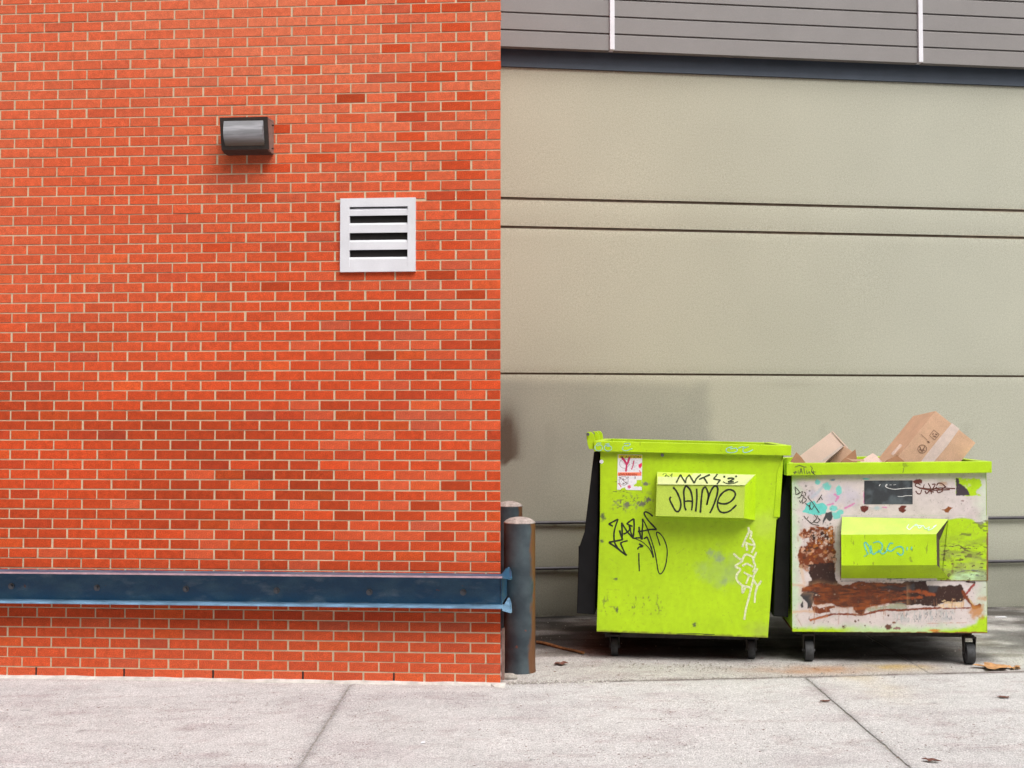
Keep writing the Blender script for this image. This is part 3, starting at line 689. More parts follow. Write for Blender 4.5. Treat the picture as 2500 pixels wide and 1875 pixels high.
def paint_d2(px, py):
    x, y = (px-1850)*2.2123, (py-950)*2.2123
    q2 = lambda L: [(110.6+a*.3468, 376+.3468*b) for a, b in L]; q3 = lambda L: [(663.7+a*.3468, 376+.3468*b) for a, b in L]
    q4 = lambda L: [(110.6+a*.3468, 907+.3468*b) for a, b in L]; q5 = lambda L: [(663.7+a*.3468, 907+.3468*b) for a, b in L]
    p = Paint(x, y, (.60, .53, .515)); p.c = p.c*(1+(fbm(x, y, 90, 4, 2)-.5)*.26)[:, None]; p.mix(sstep(.5, .8, fbm(x, y, 50, 5, 91))*.35, (.40, .36, .32))
    MINT = (.47, .66, .42); RUST = (.17, .033, .005); DK = (.034, .011, .007); BK = (.035, .033, .036); CY_ = (.13, .56, .50)
    # mint fringe and lime edges
    n = (fbm(x, y, 40, 4, 4)-.5)*60
    p.mix(sstep(60, 0, x-185+n)*.75, MINT); p.mix(sstep(70, 0, 1320-y+n*.7)*.9, MINT); p.mix(sstep(90, 0, 1240-x+n)*.5, MINT)
    p.mix(sstep(38, 10, 1318-y+n*.35-(x < 560)*6)*(.35+.65*sstep(560, 420, x)+.65*sstep(880, 1050, x)).clip(0, 1), G)
    p.mix(sstep(40, 0, y-470+n*.3)*.8*(sstep(420, 200, x)+.3).clip(0, 1), G)
    p.poly(q5([(1000, 1200), (1250, 1110), (1450, 1060), (1520, 960), (1700, 900), (1700, 1240), (1000, 1240)]), G, 14, 14)
    # upper right lime patch and torn dark label
    p.poly(q3([(1175, 300), (1560, 300), (1560, 430), (1490, 520), (1560, 575), (1175, 575)]), G, 4, 10)
    p.speck(p.inpoly(q3([(1200, 310), (1400, 310), (1400, 560), (1250, 520)])), 10, .62, (.5, .55, .3), 9, .7, sx=2)
    p.poly(q3([(1170, 300), (1215, 310), (1225, 380), (1300, 430), (1345, 470), (1395, 572), (1178, 572)]), (.05, .035, .045), 1.5, 4, 10)
    # lime plate right of the pocket
    p.poly(q3([(900, 960), (1060, 950), (1250, 925), (1420, 925), (1500, 1010), (1700, 960), (1700, 1800), (900, 1800)])[:0]+q3([(880, 960), (1080, 945), (1250, 920), (1400, 930), (1480, 985), (1560, 1030), (1640, 980), (1700, 960), (1700, 1893), (880, 1893)]), G, 5, 3)
    pl = p.inpoly([(975, 705), (1243, 705), (1243, 1033), (975, 1033)], 6)
    p.mix(sstep(.35, .75, fbm(x, y*2.2, 60, 4, 11))*pl*sstep(760, 950, y)*.6, (.33, .36, .12))
    p.mix(pl*sstep(965, 1010, y+n*.4)*sstep(1020, 1080, x)*.85, MINT); 
    p.speck(pl*sstep(820, 860, y), 10, .62, (.09, .06, .02), 17, .85, sx=2.2); p.speck(pl*sstep(990, 900, y)*sstep(1050, 1090, x), 20, .70, (.10, .10, .03), 18, .7, sx=3)
    p.line(q5([(1120, 60), (1130, 130), (1110, 240)]), 12, (.15, .08, .03), 6, 8, amt=.7)
    p.line(q3([(920, 1360), (1120, 1365), (1220, 1345), (1280, 1385), (1400, 1400)]), 3, (.08, .05, .02), 1, 3)
    for L in ([(1190, 245), (1300, 215), (1440, 200), (1600, 235)], [(1400, 260), (1480, 290), (1600, 295)]): p.line(q5(L), 4, (.12, .16, .2), 1.5, 3)
    # cyan, lavender and magenta paint
    for (a, b, rx, ry, am) in ((850, 600, 130, 95, .5), (1130, 600, 130, 150, .45), (540, 560, 90, 60, .5)):
        c = q2([(a, b)])[0]; p.ell(*c, rx*.35, ry*.35, (.42, .40, .55), .7, .6, seed=a, amt=am)
    for (a, b, rx, ry) in ((615, 360, 38, 42), (755, 430, 60, 62), (945, 500, 45, 75), (860, 770, 62, 50), (905, 880, 65, 60), (970, 830, 50, 40), (1370, 315, 50, 14), (845, 330, 40, 16)):
        c = q2([(a, b)])[0]; p.ell(*c, rx*.35, ry*.35, CY_ if a != 845 else (.12, .22, .26), .2, .4, seed=a, amt=.9)
    p.poly(q2([(440, 690), (560, 655), (600, 700), (690, 690), (760, 745), (740, 850), (640, 880), (500, 865), (370, 825), (420, 770)]), CY_, 2, 6)
    p.line(q2([(700, 430), (600, 540), (520, 600)]), 12, (.40, .47, .52), 5, 6, amt=.7)
    for L, wd in (([(880, 560), (940, 590), (900, 650)], 12), ([(760, 720), (860, 700)], 8), ([(1040, 770), (1100, 740), (1180, 700)], 9), ([(1335, 520), (1342, 700)], 7), ([(1620, 750), (1680, 760)], 8)):
        p.line(q2(L), wd, (.60, .12, .36), 3, 5, amt=.75)
    p.ell(*q2([(1530, 770)])[0], 22, 10, (.25, .42, .48), .6, .8, amt=.6)
    p.ell(*q2([(1290, 760)])[0], 10, 8, (.8, .8, .7), .5, .5, amt=.5)
    p.poly(q2([(740, 840), (830, 820), (850, 900), (820, 970), (790, 975), (750, 920), (710, 990), (690, 1030), (700, 960)]), (.05, .05, .055), 2, 4)
    for (a, b, r) in ((430, 425, 18), (490, 500, 14), (470, 600, 14), (810, 1010, 14), (380, 950, 8)): p.ell(*q2([(a, b)])[0], r*.35, r*.35, (.12, .12, .10), .4, .6, amt=.8)
    # rust and bare metal, upper left
    ru = q2([(315, 1170), (400, 1090), (560, 1050), (700, 1075), (840, 1050), (880, 1200), (870, 1330), (905, 1470), (885, 1659), (880, 1760), (430, 1760), (345, 1690), (310, 1500), (330, 1390), (420, 1350), (490, 1290), (470, 1230), (380, 1250)])
    p.poly(ru, (.50, .22, .10), 6, 12, amt=.8, holes=.36); p.poly(ru, RUST, 3, 14, holes=.43, hs=24)
    p.poly(q2([(480, 1200), (600, 1160), (840, 1100), (860, 1280), (840, 1340), (700, 1340), (560, 1290)]), DK, 3, 16, holes=.5, hs=22)
    p.speck(p.inpoly(ru), 26, .60, (.46, .16, .02), 23, .6); p.speck(p.inpoly(ru), 18, .68, DK, 24, .8)
    p.speck(p.inpoly(q2([(380, 1060), (880, 1060), (880, 1350), (560, 1330)])), 10, .60, (.62, .55, .5), 25, .8)
    # dark column
    p.poly(q4([(420, 130), (520, 105), (880, 75), (872, 170), (890, 320), (930, 400), (1010, 440), (1120, 450), (1100, 500), (600, 470), (465, 445), (475, 380), (520, 370), (470, 240), (500, 160)]), DK, 2, 7)
    # long low band: rust, then dark to the right
    big = q4([(370, 490), (450, 450), (650, 400), (850, 440), (1120, 430), (1200, 375), (1600, 400), (2000, 430), (2000, 740), (1700, 720), (1500, 760), (1380, 790), (1300, 900), (1200, 860), (1170, 770), (1000, 790), (900, 770), (830, 720), (560, 740), (530, 640), (560, 560), (370, 540)])
    p.poly(big, RUST, 2.5, 8)
    dr = q5([(-160, 400), (0, 405), (350, 405), (370, 376), (715, 378), (725, 450), (900, 452), (1150, 440), (1270, 425), (1290, 520), (1330, 620), (1280, 690), (1100, 715), (940, 722), (850, 770), (600, 740), (420, 755), (300, 690), (-60, 730)])
    p.poly(dr, DK, 2.5, 7, rs=14)
    p.poly(q5([(-200, 470), (60, 480), (200, 540), (180, 690), (60, 760), (-200, 760)]), RUST, 10, 16)
    for L, wd in (([(180, 590), (420, 530), (620, 540), (830, 580)], 16), ([(200, 650), (400, 640), (640, 625)], 12), ([(640, 560), (760, 590)], 14)): p.line(q5(L), wd, (.36, .075, .015), 5, 8, amt=.85)
    both = np.maximum(p.inpoly(big), p.inpoly(dr))
    p.speck(p.inpoly(big), 30, .56, (.25, .062, .010), 27, .6, sx=1.5); p.speck(p.inpoly(big), 22, .62, (.13, .035, .012), 28, .6, sx=1.3); p.speck(both, 9, .70, (.05, .03, .02), 29, .5)
    for L in ([(0, 430), (300, 470), (520, 420), (520, 520), (0, 520)], [(740, 450), (900, 460), (880, 560), (760, 540)], [(260, 700), (400, 690), (420, 790), (240, 800), (150, 800)]):
        p.poly(q5(L), (.055, .055, .062), 8, 10, amt=.8)
    p.poly(q4([(1350, 800), (1650, 760), (1914, 700), (2000, 740), (2000, 800), (1650, 800), (1500, 850), (1400, 840)]), (.34, .38, .28), 4, 8, amt=.9)
    p.poly(q4([(350, 600), (390, 540), (520, 530), (650, 570), (640, 605), (545, 610), (545, 700), (510, 810), (460, 800), (450, 720), (390, 650)]), BK, 2, 5)
    p.poly(q4([(345, 740), (385, 680), (390, 780), (360, 790)]), BK, 2, 3)
    for (a, b, r) in ((590, 590, 12), (880, 580, 10), (640, 600, 8)): p.ell(*q4([(a, b)])[0], r*.5, r*.35, (.6, .5, .4), .4, .4)
    p.poly(q4([(520, 750), (640, 790), (740, 780), (880, 750), (890, 790), (800, 810), (840, 880), (760, 860), (640, 880), (540, 850)]), RUST, 2, 6, holes=.33)
    for L, wd in ((q4([(500, 985), (650, 940), (850, 890), (1100, 890), (1300, 905), (1550, 840), (1700, 820), (1914, 830)])+q5([(400, 820), (700, 800), (940, 793)]), 11), (q5([(980, 802), (1200, 797), (1400, 790)]), 8)):
        p.line(L, wd, (.19, .045, .022), 1.5, 3.5)
    p.line(q4([(500, 985), (640, 950), (760, 925)]), 12, (.45, .14, .04), 2, 4, amt=.7)
    p.line(q4([(220, 860), (420, 840), (560, 850)]), 12, (.62, .36, .18), 6, 5, amt=.6); p.line(q4([(230, 430), (330, 440), (400, 460)]), 14, (.60, .36, .20), 6, 6, amt=.6)
    p.line(q4([(355, 140), (370, 250), (400, 400)]), 16, (.60, .40, .24), 7, 6, amt=.55); p.line(q4([(270, 900), (370, 1080)]), 2.5, (.4, .2, .12), 1, 2, amt=.7)
    for a, b, r in ((1250, 985, 12), (1200, 1000, 16), (1350, 1068, 10), (1430, 1010, 8), (1020, 1085, 22), (480, 965, 8), (1715, 910, 14), (780, 1010, 8), (555, 1030, 7)):
        p.ell(*q4([(a, b)])[0], r*.35, r*.4, (.11, .05, .03), .4, .8, seed=a)
    # diagonal rust right, rust corner
    p.line(q5([(1450, 430), (1390, 500), (1320, 590)]), 13, (.28, .05, .045), 2, 4); p.line(q5([(1280, 540), (1340, 640), (1450, 780), (1540, 760)]), 20, RUST, 3, 6)
    p.line(q5([(1340, 380), (1460, 400)]), 10, DK, 3, 4); p.line(q5([(1380, 650), (1440, 740)]), 7, (.55, .42, .2), 2, 3)
    p.ell(*q5([(1500, 850)])[0], 36, 36, (.46, .19, .04), .5, .7, amt=.85); p.ell(*q5([(1590, 650)])[0], 22, 14, (.5, .25, .1), .6, .7, amt=.6)
    p.poly(q5([(1000, 750), (1300, 700), (1310, 780), (1000, 790), (860, 780), (880, 730)]), (.66, .50, .33), 3, 8, holes=.4, hs=10)
    p.speck(p.inpoly(q5([(930, 650), (1290, 650), (1290, 720), (930, 740)]), 4), 10, .55, (.62, .45, .25), 37, .8, sx=2)
    bm_ = p.inpoly(big, 8)
    p.mix(sstep(.35, .75, fbm(x, y, 55, 5, 81))*bm_*.65, (.06, .017, .008)); p.mix(sstep(.52, .75, fbm(x*.35, y*1.8, 16, 5, 83))*bm_*.7, (.32, .075, .009)); p.mix(sstep(.55, .75, fbm(x*.3, y*2, 14, 5, 84))*bm_*.6, (.05, .014, .007))
    p.mix(sstep(.4, .8, fbm(x, y, 34, 5, 85))*p.inpoly(ru, 8)*.5, (.10, .028, .012))
    for k in range(34):
        rr = random.Random(k+50); ax = rr.uniform(240, 1130); ay = 1165+rr.uniform(-15, 35)-(ax > 800)*25; ln = rr.uniform(15, 75)
        p.line([(ax, ay), (ax+rr.uniform(-4, 4), ay+ln)], rr.uniform(1.5, 5), (.38, .17, .09), 3, 2, seed=k, amt=.55)
    for k in range(16):
        rr = random.Random(k+150); ax = rr.uniform(210, 420); ay = rr.uniform(740, 800); p.line([(ax, ay), (ax+rr.uniform(-5, 5), ay+rr.uniform(20, 60))], 3, (.36, .14, .07), 3, 3, seed=k, amt=.5)
    hl_ = sstep(6, -14, pdist(big, x, y))*sstep(-2, 6, pdist(big, x, y)); p.mix(np.exp(-(pdist(big, x, y)/16)**2)*(pdist(big, x, y) > 0)*.55*fbm(x, y, 40, 3, 87), (.50, .27, .13))
    # grime over the lime plate
    p.mix(pl*sstep(.42, .7, fbm(x*.6, y*2, 40, 5, 89))*sstep(720, 900, y)*.55, (.17, .17, .05))
    # teal grey streaks
    reg = p.inpoly(q5([(200, 870), (540, 860), (1150, 830), (1130, 980), (600, 1010), (220, 1010)]), 14); p.speck(reg, 20, .60, (.34, .39, .39), 41, .45, sx=.6, sy=3); p.speck(reg, 12, .60, (.30, .36, .37), 47, .4, sx=.7, sy=3); p.speck(reg, 7, .66, (.14, .16, .17), 43, .7, sy=2)
    p.line(q5([(700, 1035), (1000, 1028), (1330, 1022)]), 2.5, (.45, .2, .1), 1, 4, amt=.6)
    p.ell(*q5([(125, 1090)])[0], 18, 16, (.12, .045, .025), .3, .6); p.ell(*q5([(205, 1020)])[0], 11, 6, (.2, .08, .04), .3, .6); p.ell(*q5([(250, 1110)])[0], 16, 8, (.25, .13, .12), .3, .7)
    # drilled rust spots above the pocket
    p.poly(q2([(1275, 745), (1340, 728), (1410, 745), (1405, 790), (1345, 845), (1290, 815)]), (.12, .018, .012), 1.5, 3, 8)
    p.poly(q3([(275, 770), (330, 728), (410, 735), (375, 780), (405, 800), (350, 850), (285, 820)]), (.13, .022, .012), 1.5, 3, 8)
    p.poly(q3([(945, 790), (1010, 780), (1050, 740), (1120, 765), (1075, 800), (1060, 845), (1010, 835), (990, 810)]), (.24, .07, .015), 1.5, 4, 8)
    p.poly(q3([(500, 350), (560, 320), (650, 325), (640, 380), (520, 380)]), (.14, .03, .02), 2, 6)
    p.ell(*q3([(960, 395)])[0], 22, 12, (.45, .25, .12), .5, .7, amt=.7); p.ell(*q3([(1275, 655)])[0], 8, 5, (.25, .16, .15), .4, .6)
    # right and bottom edges rusted
    for y0, y1, am in ((690, 780, .3), (780, 1045, .95), (1045, 1300, .45)):
        p.mix(sstep(9, 2, 1241-x+(fbm(x, y, 26, 3, 51)-.5)*9)*sstep(y0-12, y0, y)*sstep(y1+12, y1, y)*am, (.17, .07, .025))
    p.mix(sstep(8, 1, 1316-y+(fbm(x, y, 30, 3, 53)-.5)*9), (.20, .075, .02)); p.ell(955, 1304, 26, 7, (.55, .22, .03), .4, .4)
    p.line([(985, 1033), (1243, 1035)], 3.5, (.22, .09, .03), 1, 2); p.line([(450, 683), (1243, 683)], 2, (.42, .52, .38), 1, 1, amt=.7)
    p.line([(450, 1037), (985, 1034)], 3, (.2, .2, .19), 1, 3); p.line([(700, 1026), (800, 1022)], 6, (.09, .09, .09), 2, 3)
    p.line([(447, 770), (447, 1030)], 5, (.24, .06, .04), 2, 2, amt=.9)
    allr = 1+0*x; p.speck(allr, 8, .78, (.14, .1, .08), 61, .6); p.speck(allr, 14, .80, (.30, .22, .2), 63, .4)
    return np.clip(p.c, .005, .95)

def loopP(fr, pts, off): return [fr.P(a, b, off) for a, b in pts]
DEP = 1.5
def caster(par, fr, px, pybot, yoff, r, wd, zplate, fork):
    fork = 'dark_steel'
    x, _ = fr.hit(px, pybot, yoff)
    c = bpy.data.objects.new('caster', None); COL.objects.link(c); c.parent = par; c.location = (x, yoff, 0)
    m = MB(); K = 28
    prof = [(-wd/2, r*.86), (-wd/2, r*.97), (-wd/2+.006, r), (wd/2-.006, r), (wd/2, r*.97), (wd/2, r*.86)]
    for xx, rr in prof:
        for j in range(K): a = 2*math.pi*j/K; m.v.append((xx, rr*math.cos(a), r+rr*math.sin(a)))
    for i in range(len(prof)):
        for j in range(K): a, b = i*K+j, i*K+(j+1) % K; i2 = (i+1) % len(prof); m.f.append((a, b, i2*K+(j+1) % K, i2*K+j))
    m.build('tyre', M['rubber'], c, smooth='auto')
    m = MB(); m.tube([(-wd*.42, 0, r), (wd*.42, 0, r)], r*.85, 24); m.tube([(-wd*.8, 0, r), (wd*.8, 0, r)], .009, 8); m.build('rim', M['steelg'], c, smooth='auto')
    m = MB()
    for s_ in (-1, 1):
        xa = s_*(wd/2+.006); xb = xa+s_*.005; L = [(xa, -.018, r-.015), (xa, .018, r-.015), (xa, .045, zplate-.012), (xa, -.045, zplate-.012)]
        m.prism(L, [(xb, b, c_) for _, b, c_ in L])
    m.box(-wd/2-.012, wd/2+.012, -.045, .045, zplate-.018, zplate-.008); m.tube([(0, 0, zplate-.01), (0, 0, zplate-.001)], .035, 16)
    m.build('fork', M[fork], c)
    return c

def dumpster(fr, label, body, rim, z0y, which):
    root = empty('dumpster', fr, label, 'dumpster', 'green metal dumpsters in the yard')
    # body: thin steel walls, open at the top; body = outline of the street-side end wall in photo pixels
    L = loopP(fr, body, 0.003); z_in = max(p[2] for p in L)-.02
    T = .012
    n = len(L)
    for k, (a, b) in enumerate(zip(L, L[1:]+L[:1])):      # shell pieces along the outline except the open top
        pass
    m = MB(); zt = max(p[2] for p in L)
    outline = L
    # side shells (left and right edge polylines) and floor
    left = [p for p in outline if p[0] < 0]; right = [p for p in outline if p[0] >= 0]
    left = sorted(left, key=lambda p: -p[2]); right = sorted(right, key=lambda p: -p[2])
    for nm, ed, s_ in (('left_wall', left, 1), ('right_wall', right, -1)):
        m = MB()
        a = [(p[0], .002, p[2]) for p in ed]+[(p[0]+s_*T, .002, p[2]) for p in reversed(ed)]
        m.prism(a, [(p[0], DEP, p[2]) for p in a]); m.build(nm, M['green'], root)
    bl, br_ = left[-1], right[-1]
    m = MB(); zf = max(bl[2], br_[2])
    a = [(bl[0], .003, bl[2]), (br_[0], .003, br_[2]), (br_[0], .003, br_[2]+.02), (bl[0], .003, bl[2]+.02)]; m.prism(a, [(p[0], DEP-.002, p[2]) for p in a]); m.build('floor', M['rusty'], root)
    m = MB(); a = [(p[0], DEP-T, p[2]) for p in outline]; m.prism(a, [(p[0], DEP, p[2]) for p in a]); m.build('far_wall', M['green'], root)
    m = MB(); a = [(p[0], .002, p[2]) for p in outline]; m.prism(a, [(p[0], T, p[2]) for p in a]); m.build('inner_wall', M['green'], root)
    # rim: square tube all round
    R = loopP(fr, rim, -.035); (tl, tr, rr, rl) = R
    m = MB(); m.prism([tl, tr, rr, rl], [(p[0], .03, p[2]) for p in R]); m.build('rim', M['green'], root, bevel=.004)
    o1 = .065
    m = MB(); a = [(tl[0], .031, tl[2]), (tl[0]+o1, .031, tl[2]+(tr[2]-tl[2])*.04), (rl[0]+o1, .031, rl[2]), (rl[0], .031, rl[2])]
    m.prism(a, [(p[0], DEP+.03, p[2]) for p in a]); m.build('rim', M['green'], root, bevel=.004)
    m = MB(); a = [(tr[0]-o1, .031, tr[2]), (tr[0], .031, tr[2]), (rr[0], .031, rr[2]), (rr[0]-o1, .031, rr[2])]
    m.prism(a, [(p[0], DEP+.03, p[2]) for p in a]); m.build('rim', M['green'], root, bevel=.004)
    m = MB(); a = [(tl[0]+o1+.001, DEP-.04, tl[2]), (tr[0]-o1-.001, DEP-.04, tr[2]), (rr[0]-o1-.001, DEP-.04, rr[2]), (rl[0]+o1+.001, DEP-.04, rl[2])]
    m.prism(a, [(p[0], DEP+.03, p[2]) for p in a]); m.build('rim', M['green'], root, bevel=.004)
    return root, L, R

# --- taller dumpster
body1 = [(1465.8, 1098), (1465.6, 1257), (1456.6, 1542), (1874.7, 1557), (1895.5, 1269), (1904, 1262), (1913, 1106)]
rim1 = [(1449.8, 1076.5), (1932.5, 1087.5), (1931.6, 1112.7), (1450, 1102)]
d1, L1, R1 = dumpster(D1, 'taller lime green dumpster marked JAIME on its fork pocket, next to the bollards', body1, rim1, 0, 1)
canvas('end_panel', M['face'], d1, D1, ((1465.8, 1098), (1904, 1104), (1895.5, 1268), (1465, 1262)), 230, 90, paint_d1, 0.0, .0)
canvas('end_panel', M['face'], d1, D1, ((1465, 1262), (1895.5, 1268), (1874.7, 1557), (1456.6, 1542)), 230, 150, paint_d1, 0.0, .0)
# folded corner flange
a = loopP(D1, [(1898, 1150), (1913, 1113), (1903, 1262.5), (1889, 1262)], -.004)
m = MB(); m.prism(a, [(p[0], .002, p[2]) for p in a]); m.build('corner_flange', M['green'], d1, bevel=.001)
# hinge lugs and rod
hl = crop(1400, 1030, 7.373)
for k, (dy, px, py) in enumerate(((0.0, 0, 0), (.7, 0, 0), (1.25, 0, 0))):
    pts = [(228, 215), (255, 180), (320, 180), (365, 225), (380, 300), (375, 490), (280, 490), (250, 400)]
    a = loopP(D1, [hl(*q) for q in pts], -.03); a = [(p[0], dy-.02, p[2]-(0 if k == 0 else 0)) for p in a]
    m = MB(); m.prism(a, [(p[0], dy+.012, p[2]) for p in a]); m.build('hinge_lug', M['green'], d1, bevel=.002)
x_, z_ = D1.hit(*hl(262, 222), -.03)
m = MB(); m.tube([(x_, -.045, z_), (x_, 1.3, z_)], .011, 12); m.build('hinge_rod', M['steelg'], d1, smooth='auto')
# lid hanging open on the left, black
lp_ = loopP(D1, [(1450, 1103), (1436, 1221), (1427, 1298), (1413, 1339), (1408, 1497), (1452, 1501), (1459, 1300), (1462, 1104)], .05)
m = MB(); m.prism([(p[0], .05, p[2]) for p in lp_], [(p[0]+.0, 1.42, p[2]) for p in lp_]); m.build('lid', M['blackp'], d1, bevel=.006)
m = MB()
for yy in (.2, .55, .9, 1.25):
    m = MB(); q = lp_[3]; m.box(q[0]-.012, q[0]+.0, yy, yy+.05, lp_[4][2], q[2]); m.build('lid_rib', M['blackp'], d1)
# fork pocket
PK = -.13
fTL, fTR, fBR, fBL = loopP(D1, [(1603.5, 1183), (1818.7, 1185.6), (1816, 1265), (1600.8, 1259.5)], PK)
wTL, wTR, wBR, wBL = loopP(D1, [(1604.4, 1152), (1845.8, 1158.4), (1843, 1270), (1602, 1262)], -.001)
m = MB(); m.poly([fTL, fTR, fBR, fBL]); m.poly([wTL, wTR, fTR, fTL]); m.poly([wBL, wTL, fTL, fBL])
def paint_pk(L, seed, pale):
    pass
pk1 = m.build('fork_pocket', simple('pocket_paint', (.45, .60, .07), .42, var=.07, scale=7, bmp=.1), d1)
m = MB(); m.poly([wTR, wBR, fBR, fTR]); m.poly([wBR, wBL, fBL, fBR]); m.build('pocket_side', M['green'], pk1)
def lerp_surf(A, B, C_, D_, off):
    """maps photo px to the plane through A,B,C (local)"""
    A, B, C_ = Vector(A), Vector(B), Vector(C_); nrm = (B-A).cross(C_-A).normalized()
    if nrm.y > 0: nrm = -nrm
    def f(fr, px, py):
        o = fr.I @ Vector((0, 0, CAMZ)); d = fr.I.to_3x3() @ ray(px, py); t = (A+nrm*off-o).dot(nrm)/d.dot(nrm); return o+d*t
    return f
tp = lerp_surf(fTL, fTR, wTR, None, .006)
m = MB(); m.poly([tuple(tp(D1, *q)) for q in ((1606, 1153.5), (1843, 1159.5), (1819, 1184.6), (1605.5, 1182.3))]); m.build('worn_top', simple('worn_pale_paint', (.48, .53, .24), .6, var=.08, scale=14), pk1, normals=False)
# JAIME on the front, tag line on the worn top
J = [[(350, 828), (395, 880), (440, 980), (455, 1060), (440, 1130), (415, 1155), (380, 1140), (335, 1060), (305, 990), (320, 955)],
     [(525, 1140), (505, 1080), (500, 980), (495, 880), (520, 815), (545, 820), (585, 870), (608, 960), (610, 1050), (600, 1140)], [(510, 1018), (560, 1012), (620, 1020)],
     [(668, 845), (672, 950), (665, 1060), (655, 1155)],
     [(718, 1170), (725, 1080), (735, 960), (750, 860), (785, 825), (815, 880), (828, 940), (818, 1010), (805, 1065), (830, 960), (870, 860), (915, 808), (950, 830), (950, 900), (920, 1010), (880, 1110), (848, 1175)],
     [(960, 1035), (1010, 1050), (1080, 1045), (1150, 1000), (1190, 930), (1170, 880), (1110, 858), (1040, 885), (980, 950), (950, 1030), (955, 1100), (985, 1155), (1040, 1170), (1110, 1150), (1160, 1110), (1205, 1065)]]
strokes('graffiti', M['ink'], pk1, D1, J, 25, C_1580, PK-.0012)
N_ = [[(395, 765), (425, 700), (450, 655)], [(450, 655), (485, 715), (520, 768)], [(520, 768), (530, 705), (575, 655)], [(575, 665), (605, 720), (635, 770)], [(635, 770), (670, 705), (725, 655)],
      [(700, 720), (770, 690), (848, 655)], [(765, 695), (795, 740), (815, 775)], [(948, 645), (925, 680), (895, 712)], [(895, 712), (940, 722), (990, 730)], [(990, 730), (965, 755), (945, 785)],
      (26, [(1042, 672), (1042, 695)]), (24, [(1200, 668), (1202, 690)]), [(1085, 710), (1130, 702), (1178, 708)], [(1178, 708), (1130, 735), (1090, 755)], [(1090, 755), (1130, 755), (1170, 750)],
      (12, [(1025, 750), (1060, 770), (1120, 778), (1180, 768), (1228, 748)]), (9, [(208, 660), (235, 640), (260, 650), (240, 680), (262, 670), (298, 682)]), (8, [(305, 655), (318, 668), (340, 640)]), (8, [(340, 640), (330, 690)])]
strokes('graffiti', M['ink'], pk1, D1, N_, 21, C_1580, surf=lambda a, b: lerp_surf(fTL, fTR, wTR, None, .0085)(D1, a, b))
# big black tag
Z_ = [[(445, 512), (365, 467)], [(365, 467), (455, 420), (545, 375)], [(545, 375), (500, 500), (470, 620), (465, 730), (485, 840), (540, 930), (620, 1010), (700, 1070)], [(720, 1070), (660, 1040), (500, 915), (365, 822)], [(365, 822), (480, 800), (640, 768)],
      [(640, 768), (600, 690), (575, 590)], [(620, 770), (625, 620), (612, 440)], [(612, 440), (660, 520), (740, 640), (850, 750)], [(650, 665), (730, 620), (770, 560), (760, 500)], [(825, 515), (710, 465)], [(710, 465), (780, 410), (848, 365)], [(848, 365), (855, 500), (845, 640), (835, 750)],
      [(770, 510), (790, 620), (830, 740)], [(850, 745), (920, 735), (985, 735)], (17, [(870, 750), (990, 800), (1090, 880), (1170, 980), (1225, 1120)]), [(1225, 1110), (1195, 960), (1150, 830), (1105, 715)], [(1105, 715), (1040, 755)],
      (34, [(950, 520), (955, 600), (975, 690), (1000, 770)]), [(925, 615), (1040, 600), (1160, 575), (1290, 575)], [(1010, 770), (1010, 620), (1020, 480), (1018, 365)], (24, [(1018, 365), (1060, 450), (1110, 560), (1160, 700), (1210, 850), (1255, 1010), (1290, 1200), (1315, 1360), (1350, 1430), (1400, 1400), (1450, 1300), (1485, 1130), (1490, 950), (1440, 780), (1370, 670), (1300, 625), (1285, 660), (1310, 740), (1355, 885)]),
      [(1290, 575), (1200, 480), (1120, 390), (1060, 300), (1050, 250), (1085, 235), (1150, 265), (1215, 320)], [(730, 790), (650, 810), (590, 840)], [(590, 840), (640, 950), (690, 1060)], [(950, 850), (1030, 900)], [(1030, 900), (950, 915), (920, 960)], (28, [(945, 1030), (948, 1200), (955, 1380)])]
strokes('graffiti', M['ink'], d1, D1, Z_, 33, C_1440, -.0012)
# chalky scribble on the right
W_ = [[(680, 90), (690, 160)], [(600, 350), (640, 250), (690, 155), (720, 160), (700, 250)], [(640, 290), (720, 320), (770, 310)], [(720, 240), (760, 330), (720, 430)], [(650, 310), (665, 400)], [(485, 435), (540, 490), (600, 530), (510, 600), (575, 640), (530, 710), (530, 780), (600, 850), (710, 880)],
      [(595, 530), (640, 450), (720, 470), (740, 500)], [(785, 415), (745, 520), (770, 600), (740, 680)], [(600, 600), (660, 570), (740, 610)], [(620, 680), (690, 720), (760, 740)], [(800, 630), (750, 720), (740, 790), (715, 890), (690, 1000), (650, 1150), (625, 1300)], [(745, 780), (800, 850), (850, 790)], [(800, 850), (770, 960), (762, 1080)], [(600, 860), (605, 950), (640, 880)], [(690, 720), (650, 830)]]
strokes('graffiti', M['chalk'], d1, D1, W_, 28, C_1700, -.0012)
# pale blue marks on the rim
B_ = [[(430, 400), (390, 440), (400, 500), (460, 520), (515, 490), (510, 430), (460, 415), (430, 440)], [(420, 385), (500, 380)], [(570, 400), (650, 385)], [(600, 400), (650, 420), (570, 430), (560, 490), (620, 525), (685, 490), (670, 440), (600, 440)], [(910, 390), (1010, 385), (1000, 430), (910, 425)], [(900, 440), (880, 490), (940, 520), (1060, 480)]]
strokes('graffiti', M['bluem'], d1, D1, B_[:4], 12, C_1400, -.0362)
strokes('graffiti', M['bluem'], d1, D1, B_[4:], 12, C_1400, -.0362)
B2 = [[(1150, 280), (1080, 300), (1070, 345), (1140, 360), (1210, 340), (1200, 300), (1120, 310)], [(1230, 300), (1290, 280), (1330, 300)], [(1370, 280), (1300, 300), (1300, 350), (1350, 355), (1430, 320)]]
strokes('graffiti', M['bluem'], d1, D1, B2, 11, C_1580, -.0362)
